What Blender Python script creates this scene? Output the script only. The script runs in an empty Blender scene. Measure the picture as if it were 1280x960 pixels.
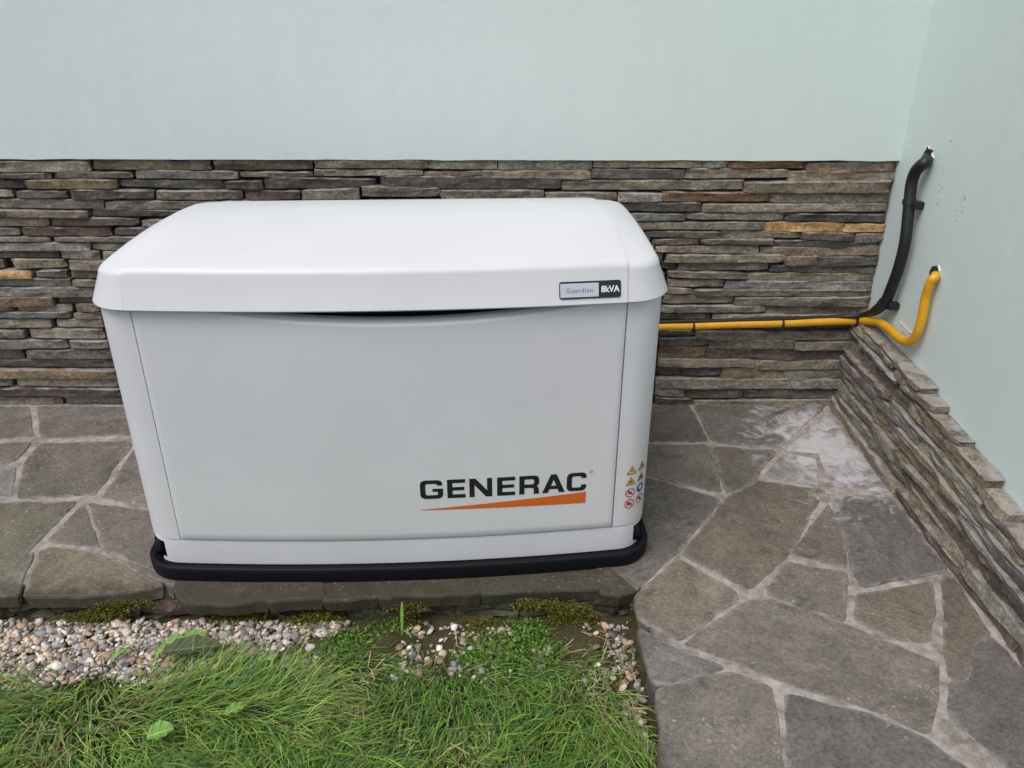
import bpy, bmesh, math, random
import numpy as np
from mathutils import Vector, Matrix, noise

S = bpy.context.scene
COL = S.collection
rng = random.Random(7)

# ------------------------------------------------------------------ camera, sky, sun, exposure
cd = bpy.data.cameras.new('camera')
cam = bpy.data.objects.new('camera', cd); COL.objects.link(cam)
R_, U_, B_ = [[0.999994, -0.002421, 0.002576], [-0.001215, 0.449032, 0.893515], [-0.00332, -0.893512, 0.449027]]
P_ = (0.0, -2.4387, 1.3021)
cam.matrix_world = Matrix(((R_[0], U_[0], B_[0], P_[0]), (R_[1], U_[1], B_[1], P_[1]),
                           (R_[2], U_[2], B_[2], P_[2]), (0, 0, 0, 1)))
cd.sensor_width = 36.0
cd.lens = 1027.2 / 1280 * 36
cd.clip_start = 0.05; cd.clip_end = 500
S.camera = cam

SUN_EL, SUN_AZ = math.radians(60), math.radians(221)     # azimuth clockwise from +Y
W = bpy.data.worlds.new('World'); S.world = W; W.use_nodes = True
nt = W.node_tree; bg = nt.nodes['Background']
sky = nt.nodes.new('ShaderNodeTexSky'); sky.sky_type = 'NISHITA'; sky.sun_disc = False
sky.sun_elevation = SUN_EL; sky.sun_rotation = SUN_AZ
sky.air_density = 1.0; sky.dust_density = 3.0; sky.ozone_density = 1.0
nt.links.new(sky.outputs[0], bg.inputs[0]); bg.inputs[1].default_value = 0.15
sd = bpy.data.lights.new('sun', 'SUN'); sd.energy = 1.4; sd.angle = math.radians(32); sd.color = (1, .98, .95)
sun = bpy.data.objects.new('sun', sd); COL.objects.link(sun)
sdir = Vector((math.sin(SUN_AZ) * math.cos(SUN_EL), math.cos(SUN_AZ) * math.cos(SUN_EL), math.sin(SUN_EL)))
sun.rotation_euler = sdir.to_track_quat('Z', 'Y').to_euler(); sun.location = (-2, -4, 6)
S.view_settings.view_transform = 'Standard'; S.view_settings.look = 'None'
S.view_settings.exposure = 0.16; S.view_settings.gamma = 1.0

# ------------------------------------------------------------------ node helpers
class NG:
    def __init__(s, name):
        s.m = bpy.data.materials.new(name); s.m.use_nodes = True
        s.t = s.m.node_tree; s.b = s.t.nodes['Principled BSDF']
    def n(s, typ, **kw):
        x = s.t.nodes.new(typ)
        for k, v in kw.items():
            if k.startswith('i_'): x.inputs[int(k[2:])].default_value = v
            else: setattr(x, k, v)
        return x
    def l(s, a, b): s.t.links.new(a, b)
    def noise(s, vec, scale, detail=4, rough=.55, dist=0):
        x = s.n('ShaderNodeTexNoise'); x.inputs['Scale'].default_value = scale
        x.inputs['Detail'].default_value = detail; x.inputs['Roughness'].default_value = rough
        x.inputs['Distortion'].default_value = dist
        if vec: s.l(vec, x.inputs['Vector'])
        return x.outputs['Fac']
    def ramp(s, fac, *stops):
        x = s.n('ShaderNodeValToRGB'); e = x.color_ramp.elements
        while len(e) < len(stops): e.new(.5)
        for q, (p, c) in zip(e, stops):
            q.position = p; q.color = (c, c, c, 1) if isinstance(c, (int, float)) else (*c, 1)
        s.l(fac, x.inputs[0]); return x.outputs[0]
    def mix(s, fac, a, b, mode='MIX'):
        x = s.n('ShaderNodeMix', data_type='RGBA', blend_type=mode)
        for sock, v in ((x.inputs[0], fac), (x.inputs[6], a), (x.inputs[7], b)):
            if isinstance(v, (int, float)): sock.default_value = v
            elif isinstance(v, tuple): sock.default_value = (*v, 1)
            else: s.l(v, sock)
        return x.outputs[2]
    def math(s, op, a, b=0):
        x = s.n('ShaderNodeMath', operation=op)
        for sock, v in ((x.inputs[0], a), (x.inputs[1], b)):
            if isinstance(v, (int, float)): sock.default_value = v
            else: s.l(v, sock)
        return x.outputs[0]
    def mapping(s, vec, sc=(1, 1, 1), loc=None):
        x = s.n('ShaderNodeMapping'); x.inputs['Scale'].default_value = sc
        s.l(vec, x.inputs['Vector'])
        if loc is not None: s.l(loc, x.inputs['Location'])
        return x.outputs[0]
    def bump(s, *hs):
        prev = None
        for h, st, d in hs:
            x = s.n('ShaderNodeBump'); x.inputs['Strength'].default_value = st; x.inputs['Distance'].default_value = d
            s.l(h, x.inputs['Height'])
            if prev: s.l(prev, x.inputs['Normal'])
            prev = x.outputs[0]
        s.l(prev, s.b.inputs['Normal'])
    def fin(s, col, rough=.6, spec=.4):
        for k, v in (('Base Color', col), ('Roughness', rough)):
            if isinstance(v, (int, float)): s.b.inputs[k].default_value = v
            elif isinstance(v, tuple): s.b.inputs[k].default_value = (*v, 1)
            else: s.l(v, s.b.inputs[k])
        s.b.inputs['Specular IOR Level'].default_value = spec
        return s.m

def plain(name, col, rough=.6, spec=.4, metal=0):
    g = NG(name); g.b.inputs['Metallic'].default_value = metal
    return g.fin(col, rough, spec)

def objvec(g):
    tc = g.n('ShaderNodeTexCoord'); oi = g.n('ShaderNodeObjectInfo')
    cx = g.n('ShaderNodeCombineXYZ')
    r = g.math('MULTIPLY', oi.outputs['Random'], 37.0)
    for i in range(3): g.l(r, cx.inputs[i])
    return tc.outputs['Object'], cx.outputs[0], oi.outputs['Color']

def mat_slate(name, along, dust=.8, chalk=.6):
    """split slate: per-stone colour, streaks along the bed, lichen and mortar dust"""
    g = NG(name); v, off, colr = objvec(g)
    sc = (1, 3, 3.5) if along == 'x' else (3, 1, 3.5)
    vv = g.mapping(v, sc, off); vi = g.mapping(v, (1, 1, 1), off)
    a = g.noise(vv, 9, 6, .7); b = g.noise(vi, 42, 7, .78); c = g.noise(vi, 115, 5, .75)
    k1 = g.ramp(a, (.30, .55), (.72, 1.40)); k2 = g.ramp(b, (.30, .58), (.70, 1.42)); k3 = g.ramp(c, (.34, .58), (.66, 1.45))
    col = g.mix(1.0, g.mix(1.0, g.mix(1.0, colr, k1, 'MULTIPLY'), k2, 'MULTIPLY'), k3, 'MULTIPLY')
    # rusty and dark streaks inside one stone
    rz = g.ramp(g.noise(vv, 3.2, 3, .6), (.56, 0.0), (.72, .55))
    col = g.mix(rz, col, (.17, .105, .058))
    dk = g.ramp(g.noise(g.mapping(v, sc, off), 5.5, 4, .6, .6), (.30, .65), (.44, 0.0))
    col = g.mix(dk, col, (.045, .041, .040))
    # chalky specks and mortar smears
    wp = g.ramp(g.noise(vv, 11, 8, .82), (.585, 0.0), (.655, chalk))
    col = g.mix(wp, col, (.36, .35, .34))
    ge = g.n('ShaderNodeNewGeometry'); sx = g.n('ShaderNodeSeparateXYZ'); g.l(ge.outputs['True Normal'], sx.inputs[0])
    up = g.ramp(sx.outputs[2], (.55, 0.0), (.85, 1.0))
    du = g.ramp(g.noise(vi, 22, 5, .7), (.40, 0.0), (.56, dust))
    col = g.mix(g.math('MULTIPLY', up, du), col, (.46, .44, .42))
    g.bump((b, 1.0, .010), (c, .8, .0035), (a, .7, .012))
    return g.fin(col, .82, .3)

def mat_slab():
    g = NG('paving_slate'); v, off, colr = objvec(g)
    vi = g.mapping(v, (1, 1, 1), off)
    a = g.noise(vi, 4.5, 7, .68, .4); b = g.noise(vi, 24, 8, .78); c = g.noise(vi, 120, 5, .75)
    k1 = g.ramp(a, (.28, .74), (.72, 1.26)); k2 = g.ramp(b, (.30, .78), (.70, 1.22)); k3 = g.ramp(c, (.34, .66), (.66, 1.36))
    col = g.mix(1.0, g.mix(1.0, g.mix(1.0, colr, k1, 'MULTIPLY'), k2, 'MULTIPLY'), k3, 'MULTIPLY')
    # faint cleft lines along the bed of the slate
    vr = g.n('ShaderNodeVectorRotate', rotation_type='Z_AXIS'); g.l(v, vr.inputs['Vector']); oi_ = g.n('ShaderNodeObjectInfo'); g.l(g.math('MULTIPLY', oi_.outputs['Random'], 6.28), vr.inputs['Angle'])
    cl = g.noise(g.mapping(vr.outputs[0], (1, 4.5, 1), off), 5, 6, .7)
    col = g.mix(1.0, col, g.ramp(cl, (.32, .86), (.68, 1.14)), 'MULTIPLY')
    br = g.ramp(g.noise(vi, 2.6, 4, .6), (.56, 0.0), (.76, .28)); col = g.mix(br, col, (.16, .115, .075))
    ol = g.ramp(g.noise(g.mapping(v, (1, 1.6, 1), off), 3.4, 4, .6), (.58, 0.0), (.78, .25)); col = g.mix(ol, col, (.13, .125, .085))
    # cement crumbs and pale scuffs
    sp = g.ramp(g.noise(vi, 95, 4, .65), (.62, 0.0), (.67, .85))
    area = g.ramp(g.noise(vi, 5, 3, .6), (.42, .1), (.62, 1.0))
    col = g.mix(g.math('MULTIPLY', sp, area), col, (.42, .39, .37))
    sm = g.ramp(g.noise(vi, 9, 7, .72), (.60, 0.0), (.70, .38)); col = g.mix(sm, col, (.33, .31, .29))
    dkk = g.ramp(g.noise(vi, 12, 6, .75), (.30, .55), (.42, 0.0)); col = g.mix(dkk, col, (.050, .045, .040))
    # mortar film left round the rim of each slab
    at = g.n('ShaderNodeAttribute', attribute_name='rim')
    rm = g.math('ADD', g.math('MULTIPLY', at.outputs['Fac'], .78), g.math('MULTIPLY', g.math('SUBTRACT', g.noise(vi, 26, 8, .8, .5), .5), 2.6))
    col = g.mix(g.ramp(rm, (.62, 0.0), (1.15, .7)), col, (.31, .28, .255))
    # spilled whitewash in the corner by the two walls
    tc = g.n('ShaderNodeNewGeometry')
    d = g.n('ShaderNodeVectorMath', operation='DISTANCE'); g.l(g.mapping(tc.outputs['Position'], (1, .72, 1)), d.inputs[0]); d.inputs[1].default_value = (.975, -.205, 0)
    f = g.math('SUBTRACT', 1.0, g.math('MULTIPLY', d.outputs['Value'], 4.3))
    n = g.noise(tc.outputs['Position'], 13, 8, .78, .6)
    wf = g.ramp(g.math('ADD', f, g.math('MULTIPLY', g.math('SUBTRACT', n, .5), 4.2)), (.05, 0.0), (.80, .85))
    col = g.mix(wf, col, (.56, .55, .57))
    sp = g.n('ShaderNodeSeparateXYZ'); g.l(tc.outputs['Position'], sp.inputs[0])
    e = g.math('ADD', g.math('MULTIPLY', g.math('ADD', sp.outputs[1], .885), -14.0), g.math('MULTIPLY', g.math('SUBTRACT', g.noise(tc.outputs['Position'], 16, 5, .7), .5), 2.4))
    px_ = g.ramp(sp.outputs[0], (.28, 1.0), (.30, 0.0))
    col = g.mix(g.math('MULTIPLY', g.ramp(e, (.1, 0.0), (.9, .85)), px_), col, (.052, .044, .027))  # front strip: grime plus shade under the base, painted into the colour
    g.bump((b, .7, .005), (c, .7, .0025), (a, .6, .012), (cl, .6, .006))
    rg = g.ramp(b, (.3, .50), (.7, .78))
    return g.fin(col, rg, .35)

def mat_mortar(name, c0, c1, sc=1.0, dirt_shade=False):
    g = NG(name); tc = g.n('ShaderNodeNewGeometry'); v = tc.outputs['Position']
    a = g.noise(v, 30 * sc, 6, .7); b = g.noise(v, 220 * sc, 4, .7); d = g.noise(v, 7 * sc, 4, .6)
    col = g.mix(g.ramp(g.math('ADD', g.math('MULTIPLY', a, .6), g.math('MULTIPLY', d, .4)), (.36, 0.0), (.60, 1.0)), c0, c1)
    if dirt_shade:
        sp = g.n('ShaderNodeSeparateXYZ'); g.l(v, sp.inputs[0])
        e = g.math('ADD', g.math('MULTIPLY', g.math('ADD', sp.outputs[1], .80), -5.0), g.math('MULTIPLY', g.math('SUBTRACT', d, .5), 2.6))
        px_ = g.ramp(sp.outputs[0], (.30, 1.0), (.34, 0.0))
        col = g.mix(g.math('MULTIPLY', g.ramp(e, (.25, 0.0), (.7, .9)), px_), col, (.055, .045, .030))  # front joints darkened for grime and for painted-in shade by the base
    g.bump((a, .8, .006), (b, .8, .003))
    return g.fin(col, .92, .15)

def mat_plaster(name, base):
    g = NG(name); tc = g.n('ShaderNodeNewGeometry'); v = tc.outputs['Position']
    a = g.noise(v, 1.1, 4, .5); b = g.noise(v, 38, 5, .6); c = g.noise(v, 420, 2, .5); s = g.noise(g.mapping(v, (7, 7, .8)), 2, 4, .6)
    k = g.ramp(g.math('ADD', g.math('MULTIPLY', a, .5), g.math('ADD', g.math('MULTIPLY', s, .25), g.math('MULTIPLY', b, .25))), (.38, .965), (.62, 1.025))
    col = g.mix(1.0, base, k, 'MULTIPLY')
    g.bump((b, .22, .004), (c, .4, .0010), (a, .3, .02))
    return g.fin(col, .62, .3)

def mat_paint(name, base, rough=.36):
    g = NG(name); tc = g.n('ShaderNodeTexCoord'); v = tc.outputs['Object']
    c = g.noise(v, 520, 2, .5); a = g.noise(v, 3, 4, .6); d = g.noise(v, 55, 6, .75)
    col = g.mix(1.0, base, g.ramp(a, (.35, .965), (.65, 1.02)), 'MULTIPLY')
    col = g.mix(g.ramp(d, (.66, 0.0), (.78, .10)), col, (.42, .40, .36))
    g.bump((c, .16, .0006))
    return g.fin(col, g.ramp(a, (.3, rough - .04), (.7, rough + .08)), .45)

def mat_vcol(name, rough=.6, spec=.3, trans=0.0, noise_sc=0):
    g = NG(name); at = g.n('ShaderNodeAttribute', attribute_name='tint')
    col = at.outputs['Color']
    if noise_sc:
        ge = g.n('ShaderNodeNewGeometry')
        col = g.mix(1.0, col, g.ramp(g.noise(ge.outputs['Position'], noise_sc, 4, .6), (.3, .6), (.7, 1.3)), 'MULTIPLY')
    m = g.fin(col, rough, spec)
    if trans:
        tr = g.n('ShaderNodeBsdfTranslucent'); g.l(col, tr.inputs[0])
        mx = g.n('ShaderNodeMixShader'); mx.inputs[0].default_value = trans
        out = g.t.nodes['Material Output']
        g.l(g.b.outputs[0], mx.inputs[1]); g.l(tr.outputs[0], mx.inputs[2]); g.l(mx.outputs[0], out.inputs[0])
    return m

M = dict(
    slate_x=mat_slate('split_slate', 'x'), slate_y=mat_slate('split_slate_side', 'x', .75, .75), earth=mat_slate('earthy_slate', 'x', .12, .15), slab=mat_slab(),
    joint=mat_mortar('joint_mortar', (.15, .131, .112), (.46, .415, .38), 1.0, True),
    wallbed=mat_mortar('wall_bedding', (.012, .011, .010), (.035, .032, .030)),
    riser=mat_mortar('riser_earth', (.05, .040, .026), (.17, .135, .095)),
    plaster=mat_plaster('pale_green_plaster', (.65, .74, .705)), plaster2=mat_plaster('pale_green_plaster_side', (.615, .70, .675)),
    white=mat_paint('white_powder_coat', (.645, .642, .662)), base=plain('black_plastic', (.006, .0065, .009), .55, .18),
    core=plain('dark_interior', (.012, .012, .013), .7, .2), black=plain('black_print', (.012, .013, .014), .5),
    orange=plain('orange_print', (.62, .13, .015), .5), silver=plain('brushed_silver', (.50, .53, .58), .38, .5, .15),
    badge=plain('badge_black', (.016, .018, .03), .35), print_white=plain('white_print', (.72, .72, .72), .5),
    grey_print=plain('grey_print', (.09, .10, .13), .5), yellow=plain('sticker_yellow', (.75, .46, .02), .45),
    red=plain('sticker_red', (.55, .025, .025), .45), blue=plain('sticker_blue', (.02, .09, .30), .45),
    hole=plain('hole_dark', (.02, .019, .018), .9), filler=mat_mortar('white_filler', (.55, .55, .54), (.78, .78, .77)),
    conduit=plain('black_conduit', (.012, .012, .013), .45, .45), tie=plain('cable_tie', (.015, .014, .013), .5),
    scuff=plain('grey_scuff', (.36, .40, .39), .8), metal=plain('rusty_wire', (.20, .18, .16), .6, .4),
)
def mat_hose():
    g = NG('yellow_hose'); tc = g.n('ShaderNodeNewGeometry')
    a = g.noise(tc.outputs['Position'], 25, 5, .6)
    return g.fin(g.mix(g.ramp(a, (.35, 0.0), (.7, 1.0)), (.62, .30, .008), (.72, .38, .012)), .38, .5)
M['hose'] = mat_hose()

# ------------------------------------------------------------------ object helpers
def empty(name, loc=(0, 0, 0), rz=0):
    o = bpy.data.objects.new(name, None); COL.objects.link(o); o.location = loc; o.rotation_euler = (0, 0, rz)
    o.empty_display_size = .1; return o
def link(name, me, parent=None, loc=(0, 0, 0)):
    o = bpy.data.objects.new(name, me); COL.objects.link(o); o.location = loc
    if parent: o.parent = parent
    return o
def from_bm(name, bm, mats, parent=None, loc=(0, 0, 0), smooth=False, ang=35):
    if smooth:
        bm.normal_update()
        for f in bm.faces: f.smooth = True
        for e in bm.edges:
            e.smooth = not (len(e.link_faces) == 2 and e.calc_face_angle(0) > math.radians(ang))
    me = bpy.data.meshes.new(name); bm.to_mesh(me); bm.free()
    for m_ in (mats if isinstance(mats, (list, tuple)) else [mats]): me.materials.append(m_)
    return link(name, me, parent, loc)
def from_py(name, vs, fs, mat, parent=None, loc=(0, 0, 0), smooth=False):
    me = bpy.data.meshes.new(name); me.from_pydata(vs, [], fs); me.materials.append(mat)
    if smooth: me.polygons.foreach_set('use_smooth', [True] * len(me.polygons))
    me.update(); return link(name, me, parent, loc)
def tag(o, label=None, cat=None, group=None, kind=None):
    for k, v in (('label', label), ('category', cat), ('group', group), ('kind', kind)):
        if v: o[k] = v
    return o
def box_bm(bm, x0, x1, y0, y1, z0, z1):
    v = [bm.verts.new((x, y, z)) for z in (z0, z1) for y in (y0, y1) for x in (x0, x1)]
    for f in ((0, 2, 3, 1), (4, 5, 7, 6), (0, 1, 5, 4), (2, 6, 7, 3), (0, 4, 6, 2), (1, 3, 7, 5)):
        bm.faces.new([v[i] for i in f])
def fbm(v, o=3):
    s, a = 0, 1.0
    for i in range(o): s += a * noise.noise(v * (2 ** i)); a *= .5
    return s
def catmull(P, n=8):
    P = [Vector(p) for p in P]; Q = [P[0] * 2 - P[1]] + P + [P[-1] * 2 - P[-2]]; out = []
    for i in range(1, len(Q) - 2):
        p0, p1, p2, p3 = Q[i - 1:i + 3]
        for k in range(n):
            t = k / n
            out.append(.5 * ((2 * p1) + (p2 - p0) * t + (2 * p0 - 5 * p1 + 4 * p2 - p3) * t * t + (3 * p1 - p0 - 3 * p2 + p3) * t ** 3))
    out.append(P[-1]); return out
def resample(P, step):
    out = [P[0].copy()]; need = step
    for a, b in zip(P, P[1:]):
        L = (b - a).length; pos = 0
        while L - pos >= need:
            pos += need; out.append(a.lerp(b, pos / L)); need = step
        need -= L - pos
    return out
def tube_mesh(P, rad, seg=12):
    """rad(i, n) -> radius at ring i"""
    vs, fs = [], []; n = len(P); t0 = (P[1] - P[0]).normalized(); nrm = t0.orthogonal().normalized()
    for i, p in enumerate(P):
        t = (P[min(i + 1, n - 1)] - P[max(i - 1, 0)]).normalized()
        nrm = (nrm - t * nrm.dot(t)).normalized(); b = t.cross(nrm); r = rad(i, n)
        for k in range(seg):
            a = 2 * math.pi * k / seg; vs.append(tuple(p + (nrm * math.cos(a) + b * math.sin(a)) * r))
    for i in range(n - 1):
        for k in range(seg):
            fs.append((i * seg + k, i * seg + (k + 1) % seg, (i + 1) * seg + (k + 1) % seg, (i + 1) * seg + k))
    fs.append(tuple(range(seg))[::-1]); fs.append(tuple((n - 1) * seg + k for k in range(seg)))
    return vs, fs

# ------------------------------------------------------------------ walls
XW, ZT = 1.1392, 0.8056
def plaster_box(name, x0, x1, y0, y1, z0, z1, mat, parent):
    bm = bmesh.new(); box_bm(bm, x0, x1, y0, y1, z0, z1); return from_bm(name, bm, mat, parent)

back = tag(empty('house_wall', (0, 0, 0)), 'pale green back wall with full-width split slate cladding behind the white generator', 'wall')
bm = bmesh.new(); nb = 150; low, top_, lowb = [], [], []
for i in range(nb + 1):
    x = -4.2 + (XW + 4.2) * i / nb; zb = ZT + .004 + .0022 * fbm(Vector((x * 9, 5, 2)), 3)
    low.append(bm.verts.new((x, -.006, zb))); top_.append(bm.verts.new((x, -.006, 6.5))); lowb.append(bm.verts.new((x, .30, zb)))
for i in range(nb):
    bm.faces.new((low[i], low[i + 1], top_[i + 1], top_[i])); bm.faces.new((low[i + 1], low[i], lowb[i], lowb[i + 1]))
from_bm('plaster', bm, M['plaster'], back)
plaster_box('mortar_bed', -4.2, XW, .026, .29, -.15, ZT + .002, M['wallbed'], back)

TONES = dict(g=(.285, .248, .186), d=(.135, .118, .100), b=(.240, .190, .130), o=(.20, .115, .062), r=(.150, .105, .085),
             s=(.245, .230, .190), t=(.27, .20, .125), p=(.21, .165, .135), y=(.62, .38, .165), l=(.27, .25, .235), w=(.30, .29, .28))
def stone_bm(bm, L, H, seed, proud, deep, step=.019, relief=.006, wav=.0028, bend=0.0):
    """a split stone centred on x, z; rough front towards -y; the back runs to y = deep"""
    r = random.Random(seed); nx = max(4, min(26, int(L / step))); nz = 4
    sv = Vector((seed * 1.37 % 91, seed * .73 % 57, seed * .31 % 33))
    tl, bl = r.uniform(-.003, .003), r.uniform(-.003, .003)
    tilt = r.uniform(-.004, .004)
    g = []
    for j in range(nz + 1):
        row = []
        for i in range(nx + 1):
            u, w = i / nx, (0, .07, .5, .93, 1)[j]
            x = (u - .5) * L; ztop = H / 2 + tl * (u - .5) * 2; zbot = -H / 2 + bl * (u - .5) * 2
            if j == nz: ztop += wav * fbm(Vector((x * 22, 3.1, 0)) + sv, 3) - (.004 * r.random() if i in (0, nx) else 0)
            if j == 0: zbot += wav * fbm(Vector((x * 22, 7.7, 0)) + sv, 3) + (.004 * r.random() if i in (0, nx) else 0)
            z = zbot + (ztop - zbot) * w
            z += bend * noise.noise(Vector((x * 4.5, 0, 0)) + sv)
            y = -proud - tilt * (w - .5) + relief * fbm(Vector((x * 13, z * 26, 0)) + sv, 3)
            if j in (0, nz): y += .0022 + .0025 * r.random()
            elif j == 2: z += H * .12 * r.uniform(-1, 1)
            if i in (0, nx): y += .004 + .004 * r.random(); x += r.uniform(-.003, .002) * (1 if i else -1)
            row.append(bm.verts.new((x, y, z)))
        g.append(row)
    for j in range(nz):
        for i in range(nx): bm.faces.new((g[j][i], g[j][i + 1], g[j + 1][i + 1], g[j + 1][i]))
    rim = g[0] + [g[j][nx] for j in range(1, nz + 1)] + g[nz][-2::-1] + [g[j][0] for j in range(nz - 1, 0, -1)]
    bk = [bm.verts.new((v.co.x, deep, v.co.z)) for v in rim]
    n = len(rim)
    for k in range(n): bm.faces.new((rim[k], bk[k], bk[(k + 1) % n], rim[(k + 1) % n]))
def tone(k, r, v=.16):
    c = TONES[k]; f = 1 + r.uniform(-v, v); w = r.uniform(-.05, .05)
    return (c[0] * f * (1 + w), c[1] * f, c[2] * f * (1 - w), 1)

STONES = [(-1667, -1229, 769, 803, 'g'), (-1218, -876, 777, 806, 'b'), (-865, -578, 778, 812, 'd'), (-572, -242, 783, 808, 'g'), (-240, -37, 781, 811, 'g'), (-35, 242, 779, 811, 'g'), (243, 566, 787, 809, 'b'), (564, 639, 787, 810, 'g'), (639, 870, 785, 808, 'o'), (871, 1133, 776, 804, 'b'), (-1677, -1350, 753, 766, 'd'), (-1341, -1110, 753, 771, 'b'), (-1101, -800, 751, 777, 'l'), (-794, -580, 757, 773, 'g'), (-575, -254, 762, 780, 'g'), (-251, -82, 755, 776, 'b'), (-80, 239, 754, 779, 'g'), (242, 518, 754, 784, 'd'), (517, 822, 757, 785, 'g'), (821, 1137, 746, 778, 'g'), (-1662, -1435, 724, 748, 'r'), (-1429, -1161, 722, 750, 't'), (-1154, -851, 723, 748, 'd'), (-845, -731, 721, 747, 'd'), (-724, -396, 724, 756, 'd'), (-381, 152, 723, 762, 'd'), (156, 694, 721, 751, 'g'), (693, 1127, 715, 750, 'g'), (-1710, -1476, 696, 719, 'g'), (-1468, -1313, 694, 717, 'p'), (-1304, -1058, 692, 720, 'd'), (-1051, -794, 690, 718, 'g'), (-788, -623, 690, 718, 'r'), (-616, -446, 693, 724, 'g'), (-438, -205, 701, 731, 'g'), (-204, 101, 692, 722, 'b'), (105, 320, 692, 715, 'b'), (324, 455, 687, 714, 'l'), (455, 778, 688, 716, 'o'), (779, 1133, 684, 714, 'g'), (-1538, -1215, 662, 691, 's'), (-1207, -863, 661, 687, 'g'), (-857, -424, 671, 687, 'r'), (-420, 242, 673, 693, 'r'), (247, 575, 659, 685, 'd'), (577, 1132, 657, 683, 'g'), (-1627, -1264, 638, 659, 'b'), (-1254, -944, 639, 660, 'd'), (356, 530, 629, 653, 's'), (532, 827, 632, 654, 'g'), (829, 1135, 628, 652, 'd'), (-1634, -1391, 608, 633, 'g'), (-1380, -1117, 611, 635, 'd'), (-1109, -997, 611, 631, 'g'), (370, 773, 602, 626, 'g'), (774, 1013, 595, 627, 'y'), (1013, 1137, 596, 623, 'y'), (-1662, -1488, 578, 603, 's'), (-1479, -1209, 579, 606, 'r'), (-1198, -1051, 582, 606, 'd'), (411, 645, 577, 597, 'd'), (645, 887, 575, 597, 'g'), (889, 1052, 570, 595, 'd'), (1052, 1141, 563, 593, 'l'), (-1590, -1400, 561, 576, 'g'), (-1384, -1091, 561, 578, 'g'), (435, 581, 554, 574, 'b'), (584, 804, 557, 575, 'b'), (807, 1128, 545, 570, 'd'), (-1735, -1283, 531, 556, 'l'), (-1275, -1133, 534, 556, 'g'), (449, 766, 529, 552, 'g'), (771, 1138, 520, 550, 'b'), (-1602, -1389, 508, 530, 'd'), (-1380, -1259, 505, 533, 'g'), (-1248, -1188, 505, 533, 'g'), (481, 847, 501, 526, 'g'), (848, 950, 491, 522, 'b'), (948, 1142, 489, 520, 'd'), (-1690, -1565, 476, 502, 'b'), (-1537, -1373, 474, 505, 'g'), (-1361, -1233, 469, 503, 'g'), (473, 522, 475, 498, 'd'), (522, 804, 473, 501, 'g'), (809, 1144, 466, 488, 'd'), (-1739, -1484, 445, 469, 'y'), (-1473, -1377, 446, 469, 'g'), (-1366, -1276, 443, 469, 'b'), (493, 737, 449, 470, 'g'), (740, 1140, 437, 465, 'g'), (-1667, -1371, 417, 443, 's'), (-1361, -1288, 419, 440, 'g'), (495, 671, 420, 444, 'g'), (673, 1140, 410, 439, 'l'), (-1695, -1297, 382, 414, 's'), (488, 573, 396, 417, 'g'), (573, 1137, 389, 412, 'g'), (-1683, -1438, 350, 384, 't'), (-1426, -1301, 361, 379, 'd'), (485, 708, 364, 393, 'g'), (710, 1140, 357, 388, 'g'), (-1812, -1573, 336, 349, 'b'), (-1563, -1389, 333, 355, 'g'), (-1378, -1301, 331, 358, 'g'), (482, 813, 334, 358, 'g'), (816, 1144, 324, 353, 'g'), (-1697, -1396, 312, 333, 's'), (-1390, -1301, 306, 328, 'b'), (482, 643, 309, 328, 'd'), (646, 1122, 305, 328, 'g'), (-1685, -1464, 276, 306, 'g'), (-1449, -1302, 279, 306, 'g'), (485, 806, 279, 301, 'd'), (808, 1096, 280, 301, 'd'), (-1674, -1557, 242, 270, 'g'), (-1544, -1305, 239, 273, 'g'), (487, 600, 248, 270, 'd'), (601, 1102, 238, 268, 'g'), (-1704, -1430, 203, 236, 's'), (-1420, -1297, 206, 234, 's'), (487, 648, 217, 245, 'd'), (650, 925, 206, 240, 'g'), (926, 1105, 206, 234, 'g'), (-1673, -1585, 165, 202, 'd'), (-1574, -1298, 166, 199, 'p'), (487, 640, 171, 214, 'b'), (641, 805, 169, 211, 'r'), (806, 1100, 163, 203, 'd'), (-1844, -1294, 137, 162, 'd'), (488, 804, 140, 171, 'g'), (806, 1098, 131, 166, 'g'), (-1873, -1294, 98, 130, 't'), (488, 570, 107, 136, 'd'), (570, 697, 107, 133, 'd'), (699, 906, 90, 136, 'b'), (906, 1095, 90, 128, 'g'), (-1804, -1650, 68, 92, 'g'), (-1633, -1293, 66, 95, 'g'), (486, 1095, 60, 98, 'g'), (-1732, -1292, 33, 62, 'r'), (486, 585, 32, 62, 'g'), (588, 784, 24, 59, 'd'), (786, 1085, 24, 54, 'd'), (-1782, -1498, -4, 26, 's'), (-1488, -1286, 0, 27, 's'), (486, 613, -4, 26, 'd'), (616, 1074, -6, 20, 'g')]
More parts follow.
